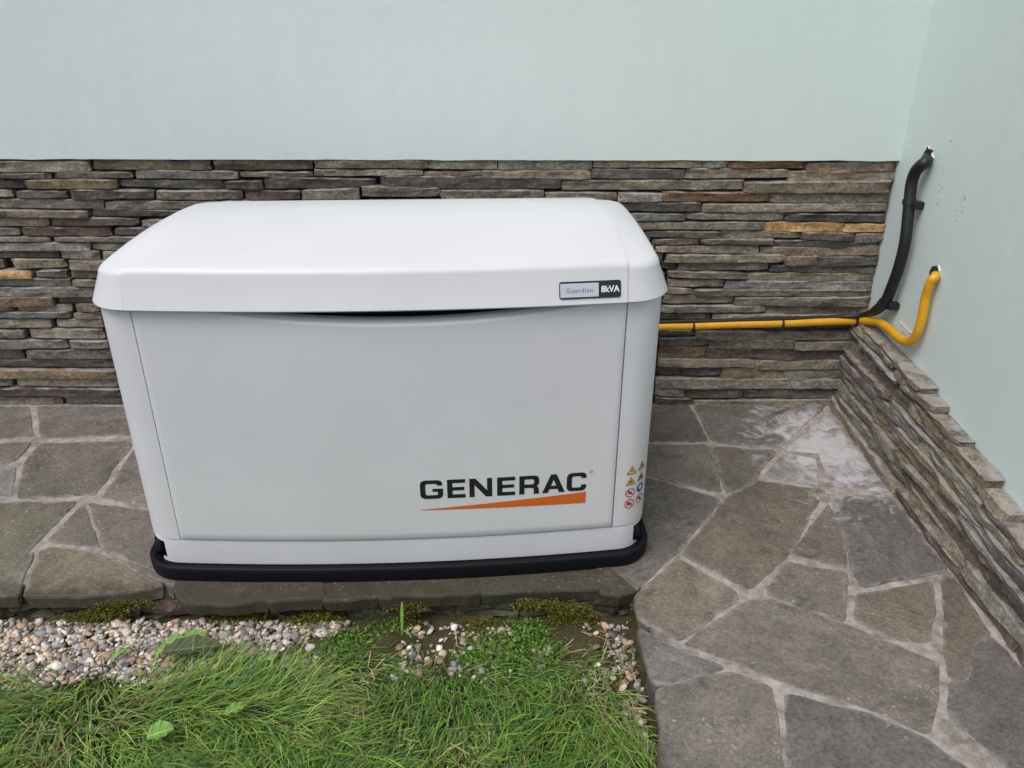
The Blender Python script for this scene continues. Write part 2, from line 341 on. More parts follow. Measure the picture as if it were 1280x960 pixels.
ROWSZ = [(780, 808, -1667, []), (754, 776, -1677, []), (721, 751, -1662, []), (691, 719, -1710, []), (663, 687, -1538, []), (633, 655, -1627, [(-944, 356)]), (603, 629, -1634, [(-997, 370)]), (574, 599, -1662, [(-1051, 411)]), (555, 574, -1590, [(-1091, 435)]), (528, 553, -1735, [(-1133, 449)]), (499, 527, -1602, [(-1188, 481)]), (472, 499, -1690, [(-1233, 473)]), (444, 468, -1739, [(-1276, 493)]), (416, 441, -1667, [(-1288, 495)]), (389, 414, -1695, [(-1297, 488)]), (358, 386, -1683, [(-1301, 485)]), (331, 354, -1812, [(-1301, 482)]), (308, 329, -1697, [(-1301, 482)]), (278, 303, -1685, [(-1302, 485)]), (241, 270, -1674, [(-1305, 487)]), (207, 237, -1704, [(-1297, 487)]), (166, 205, -1673, [(-1298, 487)]), (136, 166, -1844, [(-1294, 488)]), (98, 132, -1873, [(-1294, 488)]), (64, 95, -1804, [(-1293, 486)]), (28, 59, -1732, [(-1292, 486)]), (-4, 24, -1782, [(-1286, 486)])]
for i, (x0, x1, z0, z1, k) in enumerate(STONES):
    x0, x1, z0, z1 = x0 / 1000, x1 / 1000, z0 / 1000, z1 / 1000
    if x1 > 1.0 and z1 < .31: x1 += .03
    bm = bmesh.new(); pr = rng.choice((0, .002, .004, .007, .010, .013)) + (.004 if k in 'ytl' else 0) - (.004 if k == 'd' else 0)
    if z1 > ZT - .03: pr = min(pr, .003)
    stone_bm(bm, x1 - x0, z1 - z0 - .0006, i * 11 + 5, pr, .034)
    o = from_bm('stone', bm, M['slate_x'], back, ((x0 + x1) / 2, 0, (z0 + z1) / 2)); o.color = tone(k, rng)
    if k == 'y': o['label'] = 'golden tan slate stone'
# courses that run on behind the machine and beyond the left edge of the picture
bm = bmesh.new(); tints = []
for (z0, z1, xl, gaps) in ROWSZ:
    z0, z1 = z0 / 1000, z1 / 1000
    for (ga, gb) in [(-4100, xl - 6)] + [(a + 5, b - 5) for a, b in gaps]:
        x = ga / 1000; e = gb / 1000
        while x < e - .02:
            L = min(rng.uniform(.14, .5), e - x)
            if e - x - L < .08: L = e - x
            b2 = bmesh.new(); stone_bm(b2, L - .005, z1 - z0, rng.randrange(9999), rng.uniform(0, .012), .034, .05)
            bmesh.ops.translate(b2, verts=b2.verts, vec=(x + L / 2, 0, (z0 + z1) / 2))
            t_ = bpy.data.meshes.new('tmp'); b2.to_mesh(t_); b2.free(); bm.from_mesh(t_); bpy.data.meshes.remove(t_)
            x += L
o = tag(from_bm('stone_courses', bm, M['slate_x'], back), kind='stuff'); o.color = (.165, .145, .115, 1)

side = tag(empty('house_wall', (XW, -1, 0)), 'pale green side wall at right with low stepped slate ledge and two pipe holes', 'wall')
def sloc(x, y, z): return (x - XW, y + 1, z)
pl = plaster_box('plaster', 0, .3, -4.6, 1.3, -.15, 6.5, M['plaster2'], side)  # unseen height and near length extended to block sky light at right

# stepped slate ledge along the foot of the side wall
def top_at(y):
    d = -y
    for lim, z in ((.20, .290), (.385, .330), (.52, .325), (.60, .308), (.73, .288), (.87, .268), (.955, .240), (1.06, .208), (1.35, .165), (9, .13)):
        if d < lim: return z
z = -.002; ci = 0
bm_bed = bmesh.new()
while z < .35:
    H = rng.choice((.018, .021, .025, .029, .033)) if .01 < z < .24 else (.018 if z > .1 else .030)
    d_end = 0
    for q in range(0, 300):
        if top_at(-q / 100) >= z + H - .006: d_end = q / 100
    if z + H > .362: break
    y = .014 - rng.uniform(0, .008)
    lim = -min(d_end, 2.2) + rng.uniform(-.012, .03)
    while y > lim + .02:
        L = min(rng.uniform(.22, .60), y - lim)
        if y - L - lim < .09: L = y - lim
        H2 = H + rng.uniform(-.005, .004)
        isend = (y - L - lim < .02)
        bm = bmesh.new(); pr = rng.uniform(.052, .076) - z * .075 - (.006 if isend else 0)
        stone_bm(bm, L - .004, H2, 5000 + ci * 7, pr, .004, .022, .009, .0045, .007)
        # turn the rough front (-y) to face -x
        o = from_bm('stone', bm, M['slate_y'], side, sloc(XW, y - L / 2, z + H / 2))
        o.rotation_euler = (rng.uniform(-.05, .05), rng.uniform(-.030, .030), -math.pi / 2 + rng.uniform(-.03, .03))
        o.color = tone(rng.choice('gggssbdgpl'), rng, .22)
        y -= L; ci += 1
    z += H + rng.uniform(-.001, .0015)

# holes, filler, scuffs and wire ends on the side wall
HOLES = [(1139, -167, 858), (1139, -344, 582)]
def blob(name, c, ry, rz, mat, parent, off, seed, n=18, jag=.25, thick=.0):
    r = random.Random(seed); vs = [(-off, 0, 0)]; 
    for k in range(n):
        a = 2 * math.pi * k / n; f = 1 + jag * (r.random() - .5) * 2
        vs.append((-off, math.cos(a) * ry * f, math.sin(a) * rz * f))
    for k in range(n):
        p = vs[1 + k]; vs.append((.001, p[1] * 1.12, p[2] * 1.12))
    fs = [(0, 1 + (k + 1) % n, 1 + k) for k in range(n)] + [(1 + k, 1 + (k + 1) % n, 1 + n + (k + 1) % n, 1 + n + k) for k in range(n)]
    return from_py(name, vs, fs, mat, parent, sloc(*c))
for i, (hx, hy, hz) in enumerate(HOLES):
    c = (XW, hy / 1000, hz / 1000)
    blob('filler_patch', c, .025, .021, M['filler'], side, .003, i + 3, 20, .3)
    blob('pipe_hole', c, .022, .019, M['hole'], side, .0045, i + 9, 16, .2)
for i, (hx, hy, hz) in enumerate([(1139, -262, 913), (1139, -266, 790), (1139, -269, 759), (1139, -393, 802), (1139, -392, 772), (1139, -376, 747), (1139, -191, 685)]):
    for q in range(3 if i else 1):
        blob('scuff_mark', (XW, hy / 1000 + rng.uniform(-.012, .012) * (i > 0), hz / 1000 + rng.uniform(-.012, .012) * (i > 0)),
             rng.uniform(.001, .003), rng.uniform(.0015, .004), M['scuff'] if i else M['hole'], side, .0006, i * 5 + q, 9, .5)
for i, (hx, hy, hz) in enumerate([(1139, -622, 251), (1139, -687, 245)]):
    P = catmull([(XW + .003, hy / 1000, hz / 1000), (XW - .018, hy / 1000 - .004, hz / 1000 + .004), (XW - .02, hy / 1000, hz / 1000 + .022)], 4)
    vs, fs = tube_mesh(P, lambda i, n: .0016, 6); from_py('wire_stub', [sloc(*v) for v in vs], fs, M['metal'], side)
# plaster splash under the hose
blob('filler_patch', (XW, -.255, .385), .030, .011, M['filler'], side, .002, 44, 22, .45)

# ------------------------------------------------------------------ hose, conduit
HOSE = [tuple(c / 1000 for c in p) for p in [(262, -30, 285), (480, -30, 295), (582, -30, 298), (718, -30, 304), (864, -30, 308), (1020, -30, 315), (1109, -30, 317), (1117, -135, 355), (1117, -201, 364), (1117, -268, 365), (1117, -313, 370), (1117, -347, 385), (1117, -367, 415), (1117, -374, 460), (1117, -368, 527), (1117, -373, 565), (1127, -370, 582), (1169, -297, 566)]]
HOSE.insert(8, (XW - .026, -.085, .338))
h = [Vector(p) for p in HOSE[:7]] + [Vector((XW - .032, -.062, .329))] + [Vector(p) for p in HOSE[7:]]
h = [p for i, p in enumerate(h) if i not in (9,)]
HP = resample(catmull(h, 10), .0022)
root = tag(empty('gas_hose', HP[0]), 'yellow corrugated hose running along the slate and curling up into the side wall', 'hose')
vs, fs = tube_mesh([p - HP[0] for p in HP], lambda i, n: .0126 + .00025 * math.cos(i * math.pi / 2), 12)
from_py('hose_tube', vs, fs, M['hose'], root, smooth=True)
for tx in (.582, .864, 1.098):
    i = min(range(len(HP)), key=lambda q: abs(HP[q].x - tx) + (9 if HP[q].y < -.07 else 0))
    d = (HP[i + 1] - HP[i - 1]).normalized()
    P = [HP[i] - HP[0] + d * (k - 1.5) * .0022 for k in range(4)]
    vs, fs = tube_mesh(P, lambda i, n: .0148, 14); t_ = from_py('cable_tie', vs, fs, M['tie'], root)
    b2 = bmesh.new(); box_bm(b2, -.004, .004, -.004, .004, -.004, .005)
    from_bm('tie_head', b2, M['tie'], t_, P[1] + Vector((0, -.014, -.010)))
CP = [tuple(c / 1000 for c in p) for p in [(262, -28, 302), (489, -28, 311), (666, -28, 315), (868, -28, 322), (1044, -28, 329), (1109, -58, 349), (1109, -120, 388), (1109, -164, 430), (1109, -184, 480), (1109, -202, 554), (1109, -204, 632), (1109, -184, 713), (1109, -168, 776), (1109, -174, 812), (1109, -196, 836), (1119, -198, 847), (1169, -111, 849)]]
CP = resample(catmull(CP, 10), .0024)
root = tag(empty('conduit', CP[0]), 'black corrugated conduit climbing the pale side wall to the upper hole', 'conduit')
def crad(i, n):
    p = CP[i]; base = .0072 + (.0088 * min(1, max(0, (p.z - .335) / .06)) if p.y < -.05 else 0)
    return base + (.0003 if base > .014 else 0) * math.cos(i * math.pi / 2)
vs, fs = tube_mesh([p - CP[0] for p in CP], crad, 12); from_py('conduit_tube', vs, fs, M['conduit'], root, smooth=True)
for (hx, hy, hz) in [(1124, -193, 728), (1124, -185, 429)]:
    hy, hz = hy / 1000, hz / 1000
    b2 = bmesh.new(); box_bm(b2, -.016, .013, -.014, .008, -.010, .010); bmesh.ops.bevel(b2, geom=b2.edges[:], offset=.003, segments=1)
    t_ = from_bm('wall_clip', b2, M['conduit'], root, Vector((XW - .014, hy, hz)) - CP[0])
    i = min(range(len(CP)), key=lambda q: (CP[q] - Vector((1.109, hy + .03, hz))).length)
    d = (CP[i + 1] - CP[i - 1]).normalized(); P = [CP[i] + d * (k - 1.5) * .005 - CP[0] - t_.location for k in range(4)]
    vs, fs = tube_mesh(P, lambda i, n: .0186, 14); from_py('clip_band', vs, fs, M['conduit'], t_)

# ------------------------------------------------------------------ pavement
YE, XE = -.935, .292           # front edge of the strip, left edge of the path
pav = bpy.data.meshes.new('pavement'); bm = bmesh.new()
def sheet(bm, x0, x1, y0, y1, z, st=.04):
    nx, ny = max(1, int((x1 - x0) / st)), max(1, int((y1 - y0) / st))
    g = [[bm.verts.new((x0 + (x1 - x0) * i / nx, y0 + (y1 - y0) * j / ny, z)) for i in range(nx + 1)] for j in range(ny + 1)]
    for j in range(ny):
        for i in range(nx): bm.faces.new((g[j][i], g[j][i + 1], g[j + 1][i + 1], g[j + 1][i]))
    return g
def bedblock(bm, x0, x1, y0, y1):
    box_bm(bm, x0, x1, y0, y1, -.16, -.0022)
b1 = bmesh.new()
bedblock(b1, -4.2, XE + .02, YE + .028, .012); bedblock(b1, XE + .020, XW - .004, -4.5, .012)
pave = tag(from_bm('pavement', b1, M['joint']), kind='structure')

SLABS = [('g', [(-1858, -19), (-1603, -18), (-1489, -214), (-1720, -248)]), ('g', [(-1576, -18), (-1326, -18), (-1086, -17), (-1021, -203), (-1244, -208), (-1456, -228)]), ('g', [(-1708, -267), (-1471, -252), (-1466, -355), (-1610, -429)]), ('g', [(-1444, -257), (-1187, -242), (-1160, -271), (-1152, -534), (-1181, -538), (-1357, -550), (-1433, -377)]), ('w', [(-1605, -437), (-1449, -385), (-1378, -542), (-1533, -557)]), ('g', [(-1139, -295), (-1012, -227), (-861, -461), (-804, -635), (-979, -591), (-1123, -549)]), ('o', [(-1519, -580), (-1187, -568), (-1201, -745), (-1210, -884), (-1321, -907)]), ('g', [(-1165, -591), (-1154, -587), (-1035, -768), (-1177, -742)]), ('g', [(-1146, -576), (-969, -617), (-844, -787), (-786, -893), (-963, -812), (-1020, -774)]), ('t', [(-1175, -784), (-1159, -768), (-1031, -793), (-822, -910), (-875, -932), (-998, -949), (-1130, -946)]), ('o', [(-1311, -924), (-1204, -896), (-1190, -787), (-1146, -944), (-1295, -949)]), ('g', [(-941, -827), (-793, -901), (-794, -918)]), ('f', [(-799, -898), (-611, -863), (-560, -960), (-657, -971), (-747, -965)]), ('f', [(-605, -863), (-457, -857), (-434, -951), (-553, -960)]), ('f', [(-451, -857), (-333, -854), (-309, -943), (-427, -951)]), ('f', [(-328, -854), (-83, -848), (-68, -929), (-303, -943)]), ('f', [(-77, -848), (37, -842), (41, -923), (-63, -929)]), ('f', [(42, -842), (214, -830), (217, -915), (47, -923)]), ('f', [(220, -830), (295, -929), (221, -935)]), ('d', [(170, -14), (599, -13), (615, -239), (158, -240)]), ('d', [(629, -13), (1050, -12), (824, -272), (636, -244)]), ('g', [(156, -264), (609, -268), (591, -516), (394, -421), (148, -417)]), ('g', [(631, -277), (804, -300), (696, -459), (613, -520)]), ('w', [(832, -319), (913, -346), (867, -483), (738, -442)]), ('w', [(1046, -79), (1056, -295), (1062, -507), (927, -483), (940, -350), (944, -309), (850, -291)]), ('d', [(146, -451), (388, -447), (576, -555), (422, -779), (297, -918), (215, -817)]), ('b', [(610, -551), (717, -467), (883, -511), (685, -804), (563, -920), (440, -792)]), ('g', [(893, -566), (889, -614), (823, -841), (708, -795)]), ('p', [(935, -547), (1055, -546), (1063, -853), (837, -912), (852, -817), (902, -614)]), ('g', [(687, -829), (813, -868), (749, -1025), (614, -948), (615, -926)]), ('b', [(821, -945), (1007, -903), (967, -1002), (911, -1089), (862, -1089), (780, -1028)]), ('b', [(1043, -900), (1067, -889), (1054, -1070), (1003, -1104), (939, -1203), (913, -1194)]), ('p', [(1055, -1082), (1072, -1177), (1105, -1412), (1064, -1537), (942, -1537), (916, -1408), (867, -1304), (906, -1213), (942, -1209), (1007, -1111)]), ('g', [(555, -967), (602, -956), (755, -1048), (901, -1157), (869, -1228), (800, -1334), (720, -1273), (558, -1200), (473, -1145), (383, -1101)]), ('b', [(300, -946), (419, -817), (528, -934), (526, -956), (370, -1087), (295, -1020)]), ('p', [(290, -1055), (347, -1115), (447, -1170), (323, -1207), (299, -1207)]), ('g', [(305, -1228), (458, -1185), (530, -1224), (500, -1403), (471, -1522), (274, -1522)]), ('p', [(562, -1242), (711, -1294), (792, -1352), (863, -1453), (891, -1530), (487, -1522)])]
STONE_T = dict(f=(.070, .060, .044), g=(.160, .141, .119), b=(.164, .139, .110), o=(.155, .146, .108), t=(.19, .160, .118), d=(.130, .117, .104),  # f: dirty front slabs, lowered further to paint in the base's shade
               p=(.150, .134, .126), w=(.21, .20, .19))
def slab(poly, k, seed):
    r = random.Random(seed); P = [Vector((x / 1000, y / 1000, 0)) for x, y in poly]
    area = sum(a.x * b.y - a.y * b.x for a, b in zip(P, P[1:] + P[:1]))
    if area < 0: P.reverse()
    cen = sum(P, Vector()) / len(P); out = []
    # round the corners a little, then wander along each edge
    Q = []
    for a, b, c in zip(P[-1:] + P[:-1], P, P[1:] + P[:1]):
        la, lc = (a - b).length, (c - b).length; t = min(.0045, la * .2, lc * .2)
        Q += [b + (a - b).normalized() * t, b + (c - b).normalized() * t]
    for a, b in zip(Q, Q[1:] + Q[:1]):
        L = (b - a).length; n = max(1, int(L / .022)); nn = Vector((b.y - a.y, a.x - b.x, 0)).normalized() if L > 1e-6 else Vector()
        for i in range(n):
            p = a.lerp(b, i / n); out.append(p + nn * ((.0030 if cen.x < -.75 else .0080) + (.011 if k == 'f' else .0055) * fbm(p * 14 + Vector((seed, 0, 0)), 3)))
    bm = bmesh.new(); tx, ty = r.uniform(-.004, .004), r.uniform(-.004, .004)
    dz = r.uniform(-.0005, .0028)
    def H(p): return dz + tx * (p.x - cen.x) + ty * (p.y - cen.y)
    rings = []
    for off, zz in ((.006, -.038), (-.002, -.007), (.0005, -.0018), (.0035, .0), (.030, .0005)):
        ring = []
        for i, p in enumerate(out):
            d = (cen - p); d = d.normalized() if d.length > 1e-6 else d
            v = p + d * min(off, .45 * (cen - p).length); ring.append(bm.verts.new((v.x - cen.x, v.y - cen.y, zz + (H(v) if zz > -.02 else 0))))
        rings.append(ring)
    n = len(out)
    for A, B in zip(rings, rings[1:]):
        for i in range(n): bm.faces.new((A[i], A[(i + 1) % n], B[(i + 1) % n], B[i]))
    f = bm.faces.new(rings[-1])
    bmesh.ops.triangulate(bm, faces=[f])
    nrim = 4 * len(out); nv_ = len(bm.verts)
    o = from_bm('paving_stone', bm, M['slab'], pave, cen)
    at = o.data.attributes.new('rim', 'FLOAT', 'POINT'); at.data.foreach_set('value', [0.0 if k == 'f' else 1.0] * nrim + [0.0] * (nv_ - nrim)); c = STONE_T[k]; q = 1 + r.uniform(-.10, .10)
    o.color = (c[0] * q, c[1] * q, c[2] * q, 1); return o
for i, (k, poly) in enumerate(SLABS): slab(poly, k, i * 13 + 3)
# the paving goes on beyond the picture
for i, poly in enumerate([
    [(-2700, -20), (-1900, -20), (-1745, -420), (-2700, -400)], [(-2700, -430), (-1740, -440), (-1350, -930), (-2700, -930)],
    [(300, -1640), (760, -1640), (700, -2300), (300, -2250)], [(790, -1640), (1070, -1650), (1070, -2500), (730, -2300)],
    [(300, -2290), (700, -2330), (1060, -2540), (1060, -3200), (300, -3200)]]):
    slab(poly, 'gbgdg'[i], 900 + i)

# rough stones of the riser under the front edge
x = -1.62
while x < XE - .01:
    w = min(rng.uniform(.05, .17), XE - x)
    zt_ = -.036 + rng.uniform(-.008, .004)
    for lay in range(2):
        z1 = zt_ if lay == 0 else zz; zz = z1 - rng.uniform(.022, .042)
        bm = bmesh.new(); stone_bm(bm, w + rng.uniform(-.004, .012), z1 - zz, rng.randrange(9999), 0, .06,   .016, .024, .010)
        o = from_bm('riser_stone', bm, M['earth'], pave, (x + w / 2, YE + .012 - lay * .008 + rng.uniform(-.01, .012), (z1 + zz) / 2))
        o.color = (*(v * rng.uniform(.8, 1.25) for v in (.095, .078, .050)), 1)
    o.rotation_euler = (rng.uniform(-.2, .2), rng.uniform(-.12, .12), rng.uniform(-.2, .2))
    x += w
y = YE - .02
while y > -2.6:
    w = rng.uniform(.12, .3); bm = bmesh.new(); stone_bm(bm, w - .01, .07, rng.randrange(9999), 0, .05, .03, .014, .005)
    o = from_bm('riser_stone', bm, M['earth'], pave, (XE + .012, y - w / 2, -.085)); o.rotation_euler = (0, 0, -math.pi / 2)
    o.color = (.12, .105, .085, 1); y -= w

# ------------------------------------------------------------------ lawn ground
def gz(x, y):
    return -.086 + .010 * noise.noise(Vector((x * 3, y * 3, 1))) + .006 * noise.noise(Vector((x * 11, y * 11, 4)))
bm = bmesh.new()
n1 = 60
gg = [[bm.verts.new((-3 + 3.8 * i / n1, -3.2 + 2.32 * j / 40, gz(-3 + 3.8 * i / n1, -3.2 + 2.32 * j / 40))) for i in range(n1 + 1)] for j in range(41)]
for j in range(40):
    for i in range(n1): bm.faces.new((gg[j][i], gg[j][i + 1], gg[j + 1][i + 1], gg[j + 1][i]))
b0 = [bm.verts.new(p) for p in ((-200, -250, -.13), (200, -250, -.13), (200, -.6, -.13), (-200, -.6, -.13))]
bm.faces.new(b0)
gmat = mat_mortar('lawn_soil', (.030, .034, .012), (.085, .070, .038), .7)
tag(from_bm('ground', bm, gmat, smooth=True), kind='structure')

def tinted(name, vs, fs, tint, mat, smooth=False):
    """one mesh from numpy arrays, with a colour per vertex"""
    me = bpy.data.meshes.new(name); nv, nf, k = len(vs), len(fs), fs.shape[1]
    me.vertices.add(nv); me.vertices.foreach_set('co', vs.astype(np.float32).ravel())
    me.loops.add(nf * k); me.loops.foreach_set('vertex_index', fs.astype(np.int32).ravel())
    me.polygons.add(nf); me.polygons.foreach_set('loop_start', np.arange(0, nf * k, k, dtype=np.int32))
    if smooth: me.polygons.foreach_set('use_smooth', np.ones(nf, bool))
    me.update(calc_edges=True)
    at = me.attributes.new('tint', 'FLOAT_COLOR', 'POINT')
    at.data.foreach_set('color', np.concatenate([tint, np.ones((nv, 1))], 1).astype(np.float32).ravel())
    me.materials.append(mat); return link(name, me)

NR = np.random.default_rng(11)
def vnoise(x, y, s, seed):
    """cheap smooth value noise in numpy"""
    g = np.random.default_rng(seed).random((64, 64)); X, Y = x * s + 100.5, y * s + 100.5
    i, j = np.floor(X).astype(int), np.floor(Y).astype(int); u, w = X - i, Y - j
    u = u * u * (3 - 2 * u); w = w * w * (3 - 2 * w); i %= 64; j %= 64; a = (i + 1) % 64; b = (j + 1) % 64
    return (g[i, j] * (1 - u) + g[a, j] * u) * (1 - w) + (g[i, b] * (1 - u) + g[a, b] * u) * w
def groundz(x, y): return np.array([gz(a, b) for a, b in zip(x, y)])
def in_gravel(x, y):
    """1 inside the pebble bed at the left, fading out"""
    edge = np.interp(x, [-3, -1.25, -1.1, -.9, -.74, -.62, -.52, -.4], [-1.16, -1.145, -1.13, -1.112, -1.120, -1.075, -1.02, -.96])
    return np.clip((y - edge + .02 * (vnoise(x, y, 14, 3) - .5) * 2) / .03, 0, 1)

# grass: long soft blades, combed in drifting tufts
def grass(n, x0, x1, y0, y1):
    x = NR.uniform(x0, x1, n); y = NR.uniform(y0, y1, n)
    d = np.ones(n)
    d *= 1 - .985 * in_gravel(x, y)
    d *= np.clip((-.965 - y) / .16, .04, 1)                                    # thin by the riser
    d *= np.clip((.285 - x) / .11 + .6 * (vnoise(x, y, 9, 8) - .4), .03, 1)     # thin by the path
    d *= np.clip(.28 + 1.7 * vnoise(x, y, 8, 5), 0.06, 1)
    near = np.clip((-1.0 - y) / .22, 0, 1)
    d *= .45 + .55 * near
    k = NR.random(n) < d; x, y, near = x[k], y[k], near[k]; n = len(x)
    L = (.026 + .095 * near * vnoise(x, y, 5, 21)) * NR.uniform(.6, 1.5, n) + .018 * near
    flow = vnoise(x, y, 2.3, 31) * 5.5 + vnoise(x, y, 8, 32) * 2.2 + .6
    az = flow + NR.normal(0, .55, n)
    lean = np.clip(NR.normal(.92, .30, n), .1, 1.4); bend = np.clip(NR.normal(.95, .35, n), .1, 1.6)
    w = NR.uniform(.0009, .0019, n) * (.8 + .5 * near)
    z = groundz(x, y) - .004
    ca, sa = np.cos(az), np.sin(az); segs = 5
    px, py, pz = x.copy(), y.copy(), z.copy(); V = []
    yaw = az + np.pi / 2 + NR.normal(0, .5, n); wx, wy = np.cos(yaw), np.sin(yaw)
    for s in range(segs):
        t = s / (segs - 1); ww = w * (1 - .92 * t ** 1.6)
        V.append(np.stack([px - wx * ww, py - wy * ww, pz], 1)); V.append(np.stack([px + wx * ww, py + wy * ww, pz], 1))
        th = lean + bend * t; st = L / (segs - 1)
        px = px + ca * np.sin(th) * st; py = py + sa * np.sin(th) * st; pz = np.maximum(pz + np.cos(th) * st, z + .003 + .014 * t * NR.random(n))
    V = np.stack(V, 1)                                                          # n, 2*segs, 3
    base = np.arange(n)[:, None] * 2 * segs
    F = np.concatenate([base + np.array([2 * s, 2 * s + 1, 2 * s + 3, 2 * s + 2]) for s in range(segs - 1)], 0)
    a, b = NR.random(n)[:, None], vnoise(x, y, 4, 77)[:, None]
    c = np.array([.125, .250, .040]) * (1 - b) + np.array([.260, .375, .085]) * b
    c = c * (.6 + 1.3 * a)
    cool = (NR.random(n) < .22)[:, None]; c = np.where(cool, np.array([.095, .215, .085]) * (.7 + .7 * a), c)
    dry = (NR.random(n) < .07 + .16 * (vnoise(x, y, 8, 99) > .72))[:, None]
    c = np.where(dry, np.array([.40, .33, .17]) * (.6 + .6 * a), c)
    T = np.repeat(c[:, None, :], 2 * segs, 1)
    return V.reshape(-1, 3), F, T.reshape(-1, 3)
V1, F1, T1 = grass(72000, -1.9, XE - .004, -1.95, -.945)
tag(tinted('lawn_grass', V1, F1, T1, mat_vcol('grass_blades', .55, .25, .25)), 'long green grass leaning in tufts in front of the paving', 'grass', kind='stuff')

# pebbles
def ico():
    b = bmesh.new(); bmesh.ops.create_icosphere(b, subdivisions=1, radius=1)
    v = np.array([q.co[:] for q in b.verts]); f = np.array([[w.index for w in q.verts] for q in b.faces]); b.free(); return v, f
IV, IF = ico()
def pebbles(x, y, size, lift):
    n = len(x); nv = len(IV)
    sc = size[:, None] * NR.uniform(.55, 1.25, (n, 3)); sc[:, 2] *= .62
    v = IV[None] * (1 + NR.uniform(-.30, .24, (n, nv, 1))) * sc[:, None, :]
    a = NR.uniform(0, 6.28, n); t = NR.normal(0, .35, n)
    X = v[..., 0] * np.cos(a)[:, None] - v[..., 1] * np.sin(a)[:, None]; Y = v[..., 0] * np.sin(a)[:, None] + v[..., 1] * np.cos(a)[:, None]
    Z = v[..., 2] * np.cos(t)[:, None] + X * np.sin(t)[:, None]
    z0 = groundz(x, y) + lift
    V = np.stack([X + x[:, None], Y + y[:, None], Z + z0[:, None]], 2).reshape(-1, 3)
    F = (IF[None] + (np.arange(n) * nv)[:, None, None]).reshape(-1, 3)
    pal = np.array([(.52, .49, .45), (.42, .37, .31), (.60, .59, .57), (.30, .24, .19), (.36, .25, .17), (.20, .18, .17), (.44, .40, .38), (.50, .40, .30), (.26, .27, .28)])
    c = pal[NR.integers(0, len(pal), n)] * np.array([1.0, .965, .915]) * NR.uniform(.6, 1.6, (n, 1))
    return V, F, np.repeat(c, nv, 0)
def scatter(n, x0, x1, y0, y1, dens):
    x, y = NR.uniform(x0, x1, n), NR.uniform(y0, y1, n); k = NR.random(n) < dens(x, y); return x[k], y[k]
xa, ya = scatter(9000, -1.75, -.38, -1.19, -.945, lambda x, y: in_gravel(x, y + .035))
s_a = np.clip(NR.lognormal(-5.08, .42, len(xa)), .0038, .0155)
xb, yb = scatter(6000, -.62, XE - .005, -1.75, -.95, lambda x, y: np.clip((y + 1.14) / .12, .0, .5) * (vnoise(x, y, 8, 61) > .38) + .7 * np.clip((x - .16) / .1, 0, 1) * (vnoise(x, y, 9, 8) > .3))
s_b = np.clip(NR.lognormal(-4.95, .36, len(xb)), .0035, .014)
V2, F2, T2 = pebbles(np.concatenate([xa, xb]), np.concatenate([ya, yb]), np.concatenate([s_a, s_b]), np.concatenate([NR.uniform(.0, .011, len(xa)), NR.uniform(-.001, .008, len(xb))]))
tag(tinted('gravel', V2, F2, T2, mat_vcol('pebble_stone', .75, .3, 0, 240), True), 'pale mixed pebbles along the foot of the paving step', 'gravel', kind='stuff')

# low ground cover and moss along the step: tiny rounded leaves
def leaflets(x, y, zb, size, col, spread):
    n = len(x); a = NR.uniform(0, 6.28, n); ti = NR.uniform(-.7, .7, n)
    pts = np.array([(0, -1), (.62, -.35), (.62, .4), (0, 1), (-.62, .4), (-.62, -.35)])
    u = pts[None, :, 0] * size[:, None] * .8; w = pts[None, :, 1] * size[:, None]
    X = u * np.cos(a)[:, None] - w * np.sin(a)[:, None] + x[:, None]; Y = u * np.sin(a)[:, None] + w * np.cos(a)[:, None] + y[:, None]
    Z = zb[:, None] + w * np.sin(ti)[:, None] + u * np.sin(ti * 1.7)[:, None]
    V = np.stack([X, Y, Z], 2).reshape(-1, 3); F = np.arange(n * 6).reshape(n, 6)
    c = col[None] * NR.uniform(.55, 1.5, (n, 1)); return V, F, np.repeat(c, 6, 0)
xc, yc = scatter(19000, -.55, XE - .004, -1.2, -.945, lambda x, y: np.clip((vnoise(x, y, 9, 41) - .46) * 3.2, 0, 1) * np.clip((y + 1.2) / .1, 0, 1) * np.clip((x + .60) / .25, 0, 1))
zc_ = groundz(xc, yc) + NR.uniform(.002, .026, len(xc)) * (vnoise(xc, yc, 12, 44) + .2)
Va, Fa, Ta = leaflets(xc, yc, zc_, NR.uniform(.0022, .0048, len(xc)), np.array([.105, .215, .030]), 0)
tag(tinted('ground_cover', Va, Fa, Ta, mat_vcol('small_leaves', .5, .3, .25)), 'bright green creeping ground cover along the foot of the paving step', 'ground cover', kind='stuff')
xm = NR.uniform(-1.6, XE, 60000); zm = NR.uniform(-.088, -.02, len(xm))
k = (vnoise(xm, zm * 2, 10, 51) + .25 * NR.random(len(xm)) - (zm + .088) * 5.5) > .52; xm, zm = xm[k], zm[k]
ym = np.full(len(xm), YE - .004) + NR.normal(0, .007, len(xm)) - (-.03 - zm) * .18
Vb, Fb, Tb = leaflets(xm, ym, zm, NR.uniform(.0016, .0034, len(xm)), np.array([.120, .115, .020]), 0)
tag(tinted('moss', Vb, Fb, Tb, mat_vcol('moss_cushion', .8, .15, .1)), 'olive and yellow moss on the rough face of the paving step', 'moss', kind='stuff')

